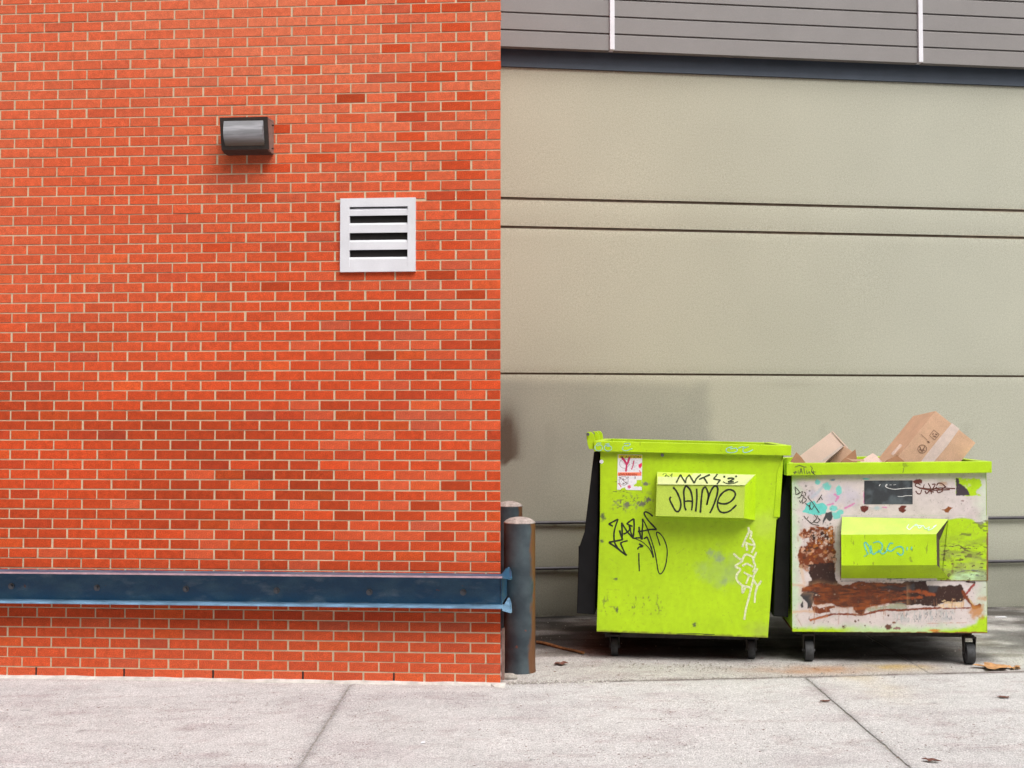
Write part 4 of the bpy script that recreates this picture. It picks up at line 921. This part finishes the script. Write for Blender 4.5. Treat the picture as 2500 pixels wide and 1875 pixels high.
# bolt under the rim, white drain disc, slit at the foot
x_, z_ = D1.hit(1617, 1111, 0); m = MB(); m.tube([(x_, 0, z_), (x_, -.02, z_)], .012, 8); m.build('bolt', M['steelg'], d1)
x_, z_ = D1.hit(1468.5, 1127, 0); m = MB(); m.tube([(x_, 0, z_), (x_, -.002, z_)], .015, 12); m.build('white_disc', M['white'], d1)
strokes('slit', M['ink'], d1, D1, [[(835, 188), (1000, 186), (1100, 188)], [(1100, 192), (1205, 193)]], 6, crop(1440, 1500, 3.95), -.0012)
# warning label
PAL = np.array([.74, .74, .78])
def paint_lab(px, py):
    x, y = (px-1400)*7.373, (py-1030)*7.373; p = Paint(x, y, PAL)
    p.poly([(810, 592), (1235, 600), (1235, 655), (810, 655)], (.72, .62, .02), 3, 2); p.poly([(798, 908), (1225, 908), (1225, 970), (798, 970)], (.85, .20, .10), 3, 2)
    d = np.abs(np.hypot(x-915, y-750)-85); p.mix(sstep(6, 2, d)*.8, (.12, .1, .12)); p.line([(855, 690), (975, 815)], 5, (.15, .1, .12), 2, 1)
    d = np.abs(np.hypot(x-905, y-1060)-80); p.mix(sstep(8, 3, d)*.7, (.12, .12, .12)); p.line([(840, 1000), (965, 1120)], 8, (.15, .1, .1), 2, 2)
    p.speck(p.inpoly([(1000, 690), (1170, 690), (1170, 880), (1000, 880)], 6), 14, .6, (.4, .38, .4), 3, .5, sx=3)
    p.speck(p.inpoly([(800, 985), (1000, 985), (1000, 1130), (800, 1130)], 6), 22, .62, (.1, .06, .07), 5, .9)
    p.line([(880, 650), (920, 700), (955, 760)], 44, (.52, .02, .11), 4, 6); p.line([(1010, 640), (985, 720), (960, 770), (945, 880)], 36, (.52, .02, .11), 4, 8); p.line([(1088, 700), (1070, 790), (1050, 850)], 20, (.5, .02, .12), 3, 5)
    p.poly([(1170, 770), (1232, 735), (1232, 800), (1200, 840), (1175, 810)], (.75, .02, .09), 3, 5); p.line([(1190, 880), (1215, 915)], 16, (.6, .02, .09), 3, 3)
    p.line([(820, 1110), (855, 1165)], 18, (.5, .04, .08), 4, 8); p.ell(1000, 1170, 28, 32, (.6, .1, .2), .5, .7)
    p.ell(1110, 1000, 12, 30, (.3, .25, .3), .5, .7)
    p.poly([(1140, 1050), (1230, 1040), (1240, 1170), (1090, 1160), (1080, 1130), (1130, 1110)], G, 4, 10); p.poly([(880, 1190), (930, 1180), (960, 1240), (820, 1240)], G, 4, 8)
    return np.clip(p.c, .005, .95)
lab = canvas('warning_label', M['paper'], d1, D1, ((1508.5, 1109.5), (1568, 1110.5), (1567, 1197), (1506.5, 1195.5)), 120, 170, paint_lab, -.0012)
def text(s, px, py, hpx, fr, off, mat, parent, wfit=None):
    cu = bpy.data.curves.new('lettering', 'FONT'); cu.body = s; cu.size = hpx/F*fr.loc.y*1.4; cu.extrude = .0002; cu.materials.append(mat)
    o = bpy.data.objects.new('lettering', cu); COL.objects.link(o); o.parent = parent; x, z = fr.hit(px, py, off); o.location = (x, off, z); o.rotation_euler = (math.pi/2, 0, 0)
    if wfit:
        bpy.context.view_layer.update(); sx = wfit/F*fr.loc.y/max(o.dimensions.x, 1e-4)
    me = bpy.data.meshes.new_from_object(o.evaluated_get(bpy.context.evaluated_depsgraph_get())); loc = o.location.copy()
    bpy.data.objects.remove(o); o = bpy.data.objects.new('lettering', me); COL.objects.link(o); o.parent = parent; o.location = loc
    o.rotation_euler = (math.pi/2, 0, 0); o.scale = (sx, 1, 1); return o
text('\u25b2CAUTION' if False else 'CAUTION', 1518.5, 1118.6, 6.2, D1, -.0022, M['ink'], lab, 45)
text('WARNIN', 1517, 1161.2, 6.4, D1, -.0022, simple('dark_red_print', (.30, .01, .02), .5), lab, 38)
for tri in ([(845, 638), (862, 610), (880, 638), (845, 638)], [(825, 965), (845, 922), (868, 965), (825, 965)]): strokes('triangle_mark', M['ink'], lab, D1, [tri], 8, C_1400, -.0024, curve=False)
for px, yo, pyb in ((1501, .21, 1600), (1834, .21, 1609), (1520, 1.3, 1560), (1800, 1.3, 1565)):
    caster(d1, D1, px, pyb, yo, .068, .05, .165, 'rusty')

# --- lower, rust-eaten dumpster
body2 = [(1933.6, 1156), (1934.5, 1542), (2410.5, 1546), (2408, 1150)]
rim2 = [(1920, 1130.8), (2421.8, 1126.3), (2421.8, 1154.3), (1920, 1161)]
d2, L2, R2 = dumpster(D2, 'lower lime green dumpster with peeling pinkish paint and big rust patches, filled with cardboard', body2, rim2, 0, 2)
canvas('end_panel', M['face'], d2, D2, ((1933.6, 1156), (2406.5, 1150), (2410.5, 1546), (1934.5, 1542)), 380, 310, paint_d2, 0.0, .0)
# raised plate right of the pocket
canvas('pocket_plate', M['face'], d2, D2, ((2316, 1259), (2412.5, 1259), (2412.5, 1417.5), (2300, 1417)), 90, 130, paint_d2, -.006)
a = loopP(D2, [(2317, 1259.4), (2412.2, 1259.4), (2412.2, 1417.2), (2301, 1416.8)], -.0057); m = MB(); m.prism(a, [(p[0], -.001, p[2]) for p in a]); m.build('plate_edge', M['rusty'], d2)
PK2 = -.14
fTL, fTR, fBR, fBL = loopP(D2, [(2053.6, 1305.5), (2286, 1304), (2287.5, 1379.6), (2054.3, 1380.5)], PK2)
wTL, wTR, wBR, wBL, m1, m2 = loopP(D2, [(2055.7, 1262), (2315.6, 1267), (2317.8, 1412), (2053.4, 1412), (2293.5, 1320), (2294, 1390)], -.007)
m = MB(); m.poly([fTL, fTR, fBR, fBL]); m.poly([wBL, wTL, fTL, fBL])
pk2 = m.build('fork_pocket', M['green'], d2)
m = MB(); m.poly([wBR, wBL, fBL, fBR]); m.build('pocket_underside', M['green'], pk2)
m = MB(); m.poly([wTL, wTR, fTR, fTL]); m.build('worn_top', simple('worn_pale_green', (.38, .52, .075), .55, var=.14, scale=6), pk2)
m = MB(); m.poly([wTR, m1, fTR]); m.poly([fTR, m1, m2, fBR]); m.poly([fBR, m2, wBR]); m.build('rust_shade_panel', simple('rust_shade_end', (.05, .03, .02), .8, var=.6, scale=30), pk2)  # panel closes the tube end; its inner shade is painted with the rust
q = lambda a, b: (a, b)
T_ = [[(1400, 1490), (1370, 1420), (1340, 1330), (1365, 1305), (1420, 1380), (1440, 1480)], [(1440, 1350), (1470, 1480), (1520, 1470)], [(1480, 1310), (1560, 1290), (1620, 1340), (1600, 1430), (1520, 1460)], [(1560, 1420), (1620, 1480), (1680, 1450), (1700, 1400), (1740, 1320), (1790, 1320)],
      [(1700, 1420), (1760, 1440), (1840, 1380), (1914, 1370), (1950, 1420), (1940, 1480), (1900, 1500), (1850, 1460)], [(1340, 1510), (1350, 1525)], [(1365, 1495), (1375, 1505)], [(2010, 1375), (2005, 1425)], [(2080, 1370), (2070, 1420)]]
strokes('graffiti', M['cyan'], pk2, D2, T_, 20, C_Q2, PK2-.0012)
tp2 = lambda a, b: lerp_surf(fTL, fTR, wTR, None, .006)(D2, a, b)
strokes('graffiti', simple('pale_cyan_marker', (.50, .72, .58), .5), pk2, D2, [[(440, 1020), (410, 1070), (450, 1100), (500, 1060), (560, 1020), (600, 1080), (660, 1040), (700, 1090), (760, 1060), (740, 1110), (800, 1090), (870, 1030), (820, 1060)], [(520, 1040), (640, 1040)]], 12, C_Q3, surf=tp2)
strokes('graffiti', M['whitei'], pk2, D2, [[(1310, 960), (1370, 1010), (1420, 980), (1480, 1030), (1540, 990)], [(1330, 990), (1460, 1040), (1600, 1010)]], 14, C_Q2, surf=tp2)
# black sticker with scratches
def paint_bs(px, py):
    x, y = (px-1850)*2.2123, (py-950)*2.2123; p = Paint(x, y, (.028, .032, .038)); k = sstep(.45, .8, fbm(x, y, 40, 4, 3)); p.mix(k*.5, (.12, .15, .17)); return p.c
st = canvas('black_sticker', M['paper'], d2, D2, ((2109.9, 1173.5), (2228, 1172.8), (2228.3, 1231), (2109.9, 1231.2)), 50, 30, paint_bs, -.0015)
strokes('scratch_mark', M['whitei'], st, D2, [(9, [(95, 395), (75, 430), (130, 460), (220, 475), (350, 462), (492, 455)]), (7, [(265, 585), (330, 588), (400, 575), (492, 575)]), (6, [(140, 408), (170, 405)]), (6, [(200, 408), (240, 402)])], 8, C_Q3, -.003)
strokes('scratch_mark', M['whitei'], st, D2, [(8, [(1590, 395), (1570, 425)]), (6, [(1700, 400), (1675, 440)])], 8, C_Q2, -.003)
# scribbles
S_ = [[(620, 400), (560, 385), (540, 420), (600, 450), (680, 460), (800, 470), (950, 455), (1160, 465)], [(640, 480), (620, 540), (580, 545), (545, 500)], [(680, 400), (670, 450), (720, 470)], [(740, 380), (775, 450), (790, 550)], [(690, 500), (720, 540), (770, 480)], [(800, 400), (850, 400), (810, 480), (880, 440)],
      [(870, 420), (900, 380), (960, 390), (1010, 440)], [(860, 460), (940, 480), (1020, 430)], [(870, 480), (900, 530), (970, 500)], [(600, 460), (800, 490), (1080, 480)], [(750, 500), (830, 520)]]
strokes('graffiti', M['brownink'], d2, D2, S_, 18, C_Q3, -.0012)
K_ = [[(262, 435), (275, 560)], [(262, 435), (330, 520), (275, 560)], [(300, 560), (380, 510), (340, 600), (300, 610)], [(330, 600), (390, 570), (370, 680)], [(400, 520), (430, 540), (410, 590)], [(400, 600), (440, 640), (390, 690)], [(330, 650), (350, 690)], [(360, 650), (385, 700)], [(460, 600), (540, 690), (600, 780), (640, 840)], [(420, 690), (500, 760)], [(480, 720), (520, 790), (560, 730)], [(500, 680), (490, 800)],
      [(400, 890), (440, 940), (470, 900)], [(450, 950), (520, 1000), (580, 960)], [(560, 870), (600, 930), (550, 980), (620, 1000)], [(600, 880), (640, 960), (600, 1000)], [(480, 980), (540, 1020), (640, 1040)], [(620, 920), (660, 960)], [(600, 680), (680, 560)], [(640, 640), (660, 600), (690, 640)]]
strokes('graffiti', M['ink2'], d2, D2, K_, 12, C_Q2, -.0014)
A_ = [[(230, 210), (290, 210)], [(260, 185), (262, 240)], [(245, 235), (280, 190)], [(310, 180), (312, 230)], [(335, 240), (355, 150), (375, 235)], [(335, 205), (375, 200)], [(260, 130), (330, 105), (400, 125), (440, 130)], [(400, 125), (410, 235)], [(440, 180), (455, 235), (480, 200), (500, 240)], [(500, 110), (530, 150), (520, 200), (575, 250)], [(520, 205), (590, 205)], [(545, 180), (550, 240)]]
strokes('graffiti', M['ink2'], d2, D2, A_, 9, C_Q2, -.0362)
strokes('graffiti', M['ink2'], d2, D2, [[(352, 145), (355, 180), (345, 220)]], 8, C_Q3, -.0362)
# lid hanging on the left and its hinge
lp_ = loopP(D2, [(1926, 1140), (1914, 1190), (1902, 1225), (1896, 1300), (1888, 1505), (1925, 1507), (1930, 1300), (1931, 1163)], .06)
m = MB(); m.prism([(p[0], .06, p[2]) for p in lp_], [(p[0], 1.42, p[2]) for p in lp_]); m.build('lid', M['blackp'], d2, bevel=.006)
for dy in (.0, .65, 1.3):
    a = loopP(D2, [(1913, 1122), (1920, 1118), (1926, 1121), (1928, 1160), (1916, 1160)], -.03); m = MB(); m.prism([(p[0], dy-.01, p[2]) for p in a], [(p[0], dy+.015, p[2]) for p in a]); m.build('hinge_lug', M['green'], d2)
for px, yo, pyb in ((1974, .11, 1607), (2366, .11, 1616), (1985, 1.3, 1560), (2330, 1.3, 1565)):
    caster(d2, D2, px, pyb, yo, .077, .058, .205, 'rusty')

# ------------------------------------------------------------------ cardboard
def slabbox(name, fr, pts, off, depth, mat, label, cat, shift=(0, 0), extra=None):
    """a carton whose street face is the outline pts (photo px); the far face is shifted by (dx,dz) metres"""
    a = loopP(fr, pts, off); o = tag(empty(name, fr, label, cat), label, cat)
    return o, a
def carton(label, pts, off, depth, mat, shift=(0, 0), wall_t=.006, name='cardboard_box', cat='cardboard box', group=None):
    root = empty(name, D2, label, cat, group); a = loopP(D2, [C_B(*p) for p in pts], off)
    m = MB(); m.prism(a, [(p[0]+shift[0], off+depth, p[2]+shift[1]) for p in a]); m.build('carton', M[mat], root, bevel=.002)
    return root, a
GC = 'cardboard in the rusty dumpster'
big, bp_ = carton('largest brown cardboard box with a pale strip of tape, tilted out of the rusty dumpster', [(1575, 95), (1975, 415), (1700, 760), (1080, 700)], .42, .30, 'card', (-.10, -.035), group=GC)
strokes('tape', M['tape'], big, D2, [(100, [(1775, 245), (1640, 420), (1500, 590), (1420, 690)])], 100, C_B, .4185, curve=False)
cr = [(1440+44*math.cos(t), 475+40*math.sin(t)) for t in np.linspace(0, 2*math.pi, 15)]
strokes('print_mark', M['print'], big, D2, [(6, cr), (8, [(1415, 450), (1440, 500), (1465, 450)]), (8, [(1410, 480), (1470, 490)]), (6, [(1430, 500), (1455, 465)]), (7, [(1490, 395), (1515, 415)]), (7, [(1495, 415), (1510, 395)])], 6, C_B, .418)
strokes('print_mark', M['print'], big, D2, [[(1555, 285), (1610, 330)], [(1610, 330), (1565, 385)], [(1565, 385), (1513, 342)], [(1513, 342), (1555, 285)], (16, [(1545, 320), (1550, 330)]), (12, [(1550, 345), (1580, 355)]), (10, [(1570, 325), (1590, 335)]), (4, [(1430, 330), (1490, 385)])], 5, C_B, .418, curve=False)
# open flap and inner edge on the left of the big box
m = MB(); a = loopP(D2, [C_B(*p) for p in [(1240, 440), (1150, 540), (1130, 525), (1222, 425)]], .43); m.prism(a, [(p[0], .45, p[2]) for p in a]); m.build('flap', M['cardp'], big)
pb, _ = carton('pale pinkish cardboard box slanting up at the left end of the rusty dumpster', [(530, 305), (655, 432), (440, 640), (340, 690), (215, 545)], .35, .28, 'cardp', (.05, -.06), group=GC)
strokes('flap_edge', M['tape'], pb, D2, [(22, [(648, 440), (540, 530), (415, 612)])], 22, C_B, .3485, curve=False)
m = MB(); a = loopP(D2, [C_B(*p) for p in [(535, 298), (548, 300), (700, 462), (690, 474)]], .345); m.prism(a, [(p[0], .36, p[2]) for p in a]); m.build('flap', M['cardp'], pb)
bb, _ = carton('tan cardboard box tucked under the pale pinkish box', [(655, 442), (742, 500), (640, 640), (540, 680), (505, 575)], .44, .2, 'card', (.03, -.02), group=GC)
def sheet(label, pts, off, mat, tilt, name='cardboard_flap'):
    root = empty(name, D2, label, 'cardboard piece', GC); a = loopP(D2, [C_B(*p) for p in pts], off)
    zm = min(p[2] for p in a); a = [(p[0], off+(p[2]-zm)*tilt, p[2]) for p in a]
    m = MB(); m.prism(a, [(p[0], p[1]+.005, p[2]) for p in a]); m.build('sheet', M[mat], root); return root
sheet('torn dark brown cardboard flap right of the tan box', [(780, 480), (792, 585), (795, 640), (600, 640), (640, 590)], .30, 'cardd', .3)
sheet('small brown cardboard corner at the far left end of the rusty dumpster', [(187, 508), (232, 555), (280, 625), (110, 625)], .22, 'cardd', .4)
sheet('small pale cardboard corner in the middle of the rusty dumpster', [(950, 518), (985, 540), (1060, 630), (800, 630), (840, 585)], .36, 'cardp', .2)
sheet('brown folded cardboard flap at the foot of the biggest box', [(1195, 540), (1255, 592), (1290, 630), (1040, 630), (1085, 590)], .28, 'cardd', .3)
stp = sheet('thin torn strip of cardboard lying between the flaps', [(670, 560), (730, 578), (860, 578), (860, 600), (740, 596)], .27, 'card', .1, 'cardboard_strip')
for root, L in ((d1, L1), (d2, L2)):
    xs = [p[0] for p in L if p[2] < .4]; zf = min(p[2] for p in L)
    for ya in (.22, .75, 1.34):
        m = MB(); m.box(min(xs)+.05, max(xs)-.05, ya, ya+.06, zf-.055, zf-.001); m.build('added_shade_bar', M['dark_steel'], root)  # cross bars added to darken the gap under the dumpsters
# rubbish level inside both bins
for root, fr, L, z in ((d1, D1, L1, 1.1), (d2, D2, L2, 1.15)):
    xs = [p[0] for p in L]; m = MB(); m.box(min(xs)+.06, max(xs)-.06, .03, DEP-.05, z-.1, z); m.build('inner_floor', M['blackp'], root)

# ------------------------------------------------------------------ small things on the ground
def leaf(label, px, py, wpx, hpx, mat, ang=0, curl=.012, group='dry leaves on the concrete', seed=0):
    P0 = ground(px, py); o_fr = Frame(P0.x, P0.y, ang); rnd = random.Random(seed)
    wd = wpx/F*P0.y; hd = wd*hpx; m = MB(); K = 16; ring = []
    for k in range(K):
        a = 2*math.pi*k/K; r = 1+.28*math.sin(5*a+seed)+rnd.uniform(-.15, .15); ring.append((math.cos(a)*wd/2*r, math.sin(a)*hd/2*r))
    m.v.append((0, 0, .006+curl*.3))
    for s_ in (.5, 1):
        for (x, y) in ring: m.v.append((x*s_, y*s_, .005+curl*abs(math.sin(x/wd*5+seed))*s_+rnd.uniform(0, .006)*s_))
    for k in range(K): b = (k+1) % K; m.f.append((0, 1+k, 1+b)); m.f.append((1+k, 1+K+k, 1+K+b, 1+b))
    o = m.build('dry_leaf', M[mat], None, smooth=True, normals=False); o.matrix_world = o_fr.M; return tag(o, label, 'leaf', group)
leaf('large tan curled leaf on the joint right of the rusty dumpster wheel', 2425, 1633, 75, .9, 'leaf', .2, .02, seed=1)
leaf('smaller tan leaf just right of the large curled one', 2476, 1634, 30, .9, 'leaf', .5, .015, seed=2)
leaf('dark red crumpled leaf on the apron right of the front bollard', 1370, 1623, 34, .8, 'leafd', .1, .01, seed=3)
leaf('brown curled leaf near the bottom right on the alley concrete', 2275, 1861, 40, .5, 'leafd', -.3, .01, seed=4)
leaf('small dark leaf on the alley slab below the right caster', 2015, 1714, 22, .6, 'leafd', 0, .002, seed=5)
leaf('flat grey-brown leaf towards the right edge of the alley', 2450, 1704, 30, .6, 'leafd', 0, .001, seed=6)
# stick
a, b = ground(1311, 1571), ground(1425, 1598); m = MB(); K = 8
m.tube([(a.x+(b.x-a.x)*t, a.y+(b.y-a.y)*t+.01*math.sin(t*5), .012+.003*math.sin(t*9)) for t in np.linspace(0, 1, K)], [.012]*4+[.011]*4, 6)
tag(m.build('stick', M['wood'], None), 'thin orange-brown stick lying on the ground right of the bollards', 'stick')
# stone at the corner
P0 = ground(1243, 1657); m = MB(); m.lathe([(.01, -.01), (.055, 0), (.06, .012), (.05, .026), (.025, .034), (.005, .036)], k=18)
m.v = [(x*1.0+.004*mnoise.noise(Vector((x*30, y*30, z*30))), y*.55, z*(1+.25*mnoise.noise(Vector((x*20, y*20, 5))))) for x, y, z in m.v]
o = m.build('stone', M['stone'], None, smooth=True); o.location = (P0.x, P0.y, 0); tag(o, 'flat grey stone at the foot of the brick corner', 'stone')
# white scrap
for px, py, wpx, lab_ in ((1033, 1815, 11, 'tiny white paper scrap on the alley concrete'), (2443, 1508, 30, 'white paper scrap on the dark ground right of the rusty dumpster')):
    P0 = ground(px, py); m = MB(); wd = wpx/F*P0.y; m.prism([(-wd/2, -.02, .005), (wd/2, -.012, .004), (wd*.4, .02, .008), (-wd*.4, .015, .005)], [(-wd/2, -.02, .006), (wd/2, -.012, .006), (wd*.4, .02, .010), (-wd*.4, .015, .007)])
    o = m.build('paper_scrap', M['white'], None); o.location = (P0.x, P0.y, 0); tag(o, lab_, 'paper scrap')
def scatter(name, mat, n, fn, smin, smax, flat_=.5, long=1.0):
    m = MB()
    for _ in range(n):
        x, y = fn(); s = random.uniform(smin, smax)*random.random()**.6+smin*.3; a = random.uniform(0, 6.28); ca, sa = math.cos(a), math.sin(a)
        n0 = len(m.v)
        for (u, v, w_) in ((-1, 0, .0), (0, -.8, .1), (1, .1, .0), (.1, .9, .05), (0, 0, 1)):
            u *= long*random.uniform(.7, 1.2); v *= random.uniform(.6, 1.2)
            m.v.append((x+(u*ca-v*sa)*s, y+(u*sa+v*ca)*s, .0015+w_*s*flat_))
        m.f += [(n0, n0+1, n0+4), (n0+1, n0+2, n0+4), (n0+2, n0+3, n0+4), (n0+3, n0, n0+4)]
    return tag(m.build(name, mat, None, normals=False), kind='stuff')
def near_joint():
    x = random.uniform(0, 1) ** 1.8*2.6-.02; return x, APR(x)+random.gauss(.01, .03)
scatter('gravel', M['stone'], 420, near_joint, .003, .010, .9)
scatter('gravel', M['skim'], 160, lambda: (random.uniform(-.02, .65), APR(.2)+random.gauss(0, .045)), .004, .012, .9)
scatter('gravel', M['stone'], 260, lambda: (random.gauss(1.35, .35), random.gauss(8.75, .09)), .003, .012, .9)
scatter('leaf_litter', M['leafd'], 520, lambda: (random.uniform(-3.2, 3.2), random.uniform(5.9, 8.0)), .002, .007, .3, 1.8)
def pinkish():
    while True:
        x, y = random.uniform(-3.2, 3.2), random.uniform(5.9, 7.9)
        if mnoise.noise(Vector((x*1.2, y*2, 0))) > -.1: return x, y
scatter('leaf_litter', simple('ground_chips', (.20, .14, .13), .9), 3600, pinkish, .002, .006, .2, 2.2)
scatter('leaf_litter', M['leafd'], 300, lambda: (random.uniform(-.1, 4.6), random.uniform(8.3, 10.6)), .003, .011, .3, 1.5)
scatter('gravel', M['stone'], 300, lambda: (random.uniform(-.1, 4.6), random.uniform(8.3, 10.9)), .003, .01, .8)
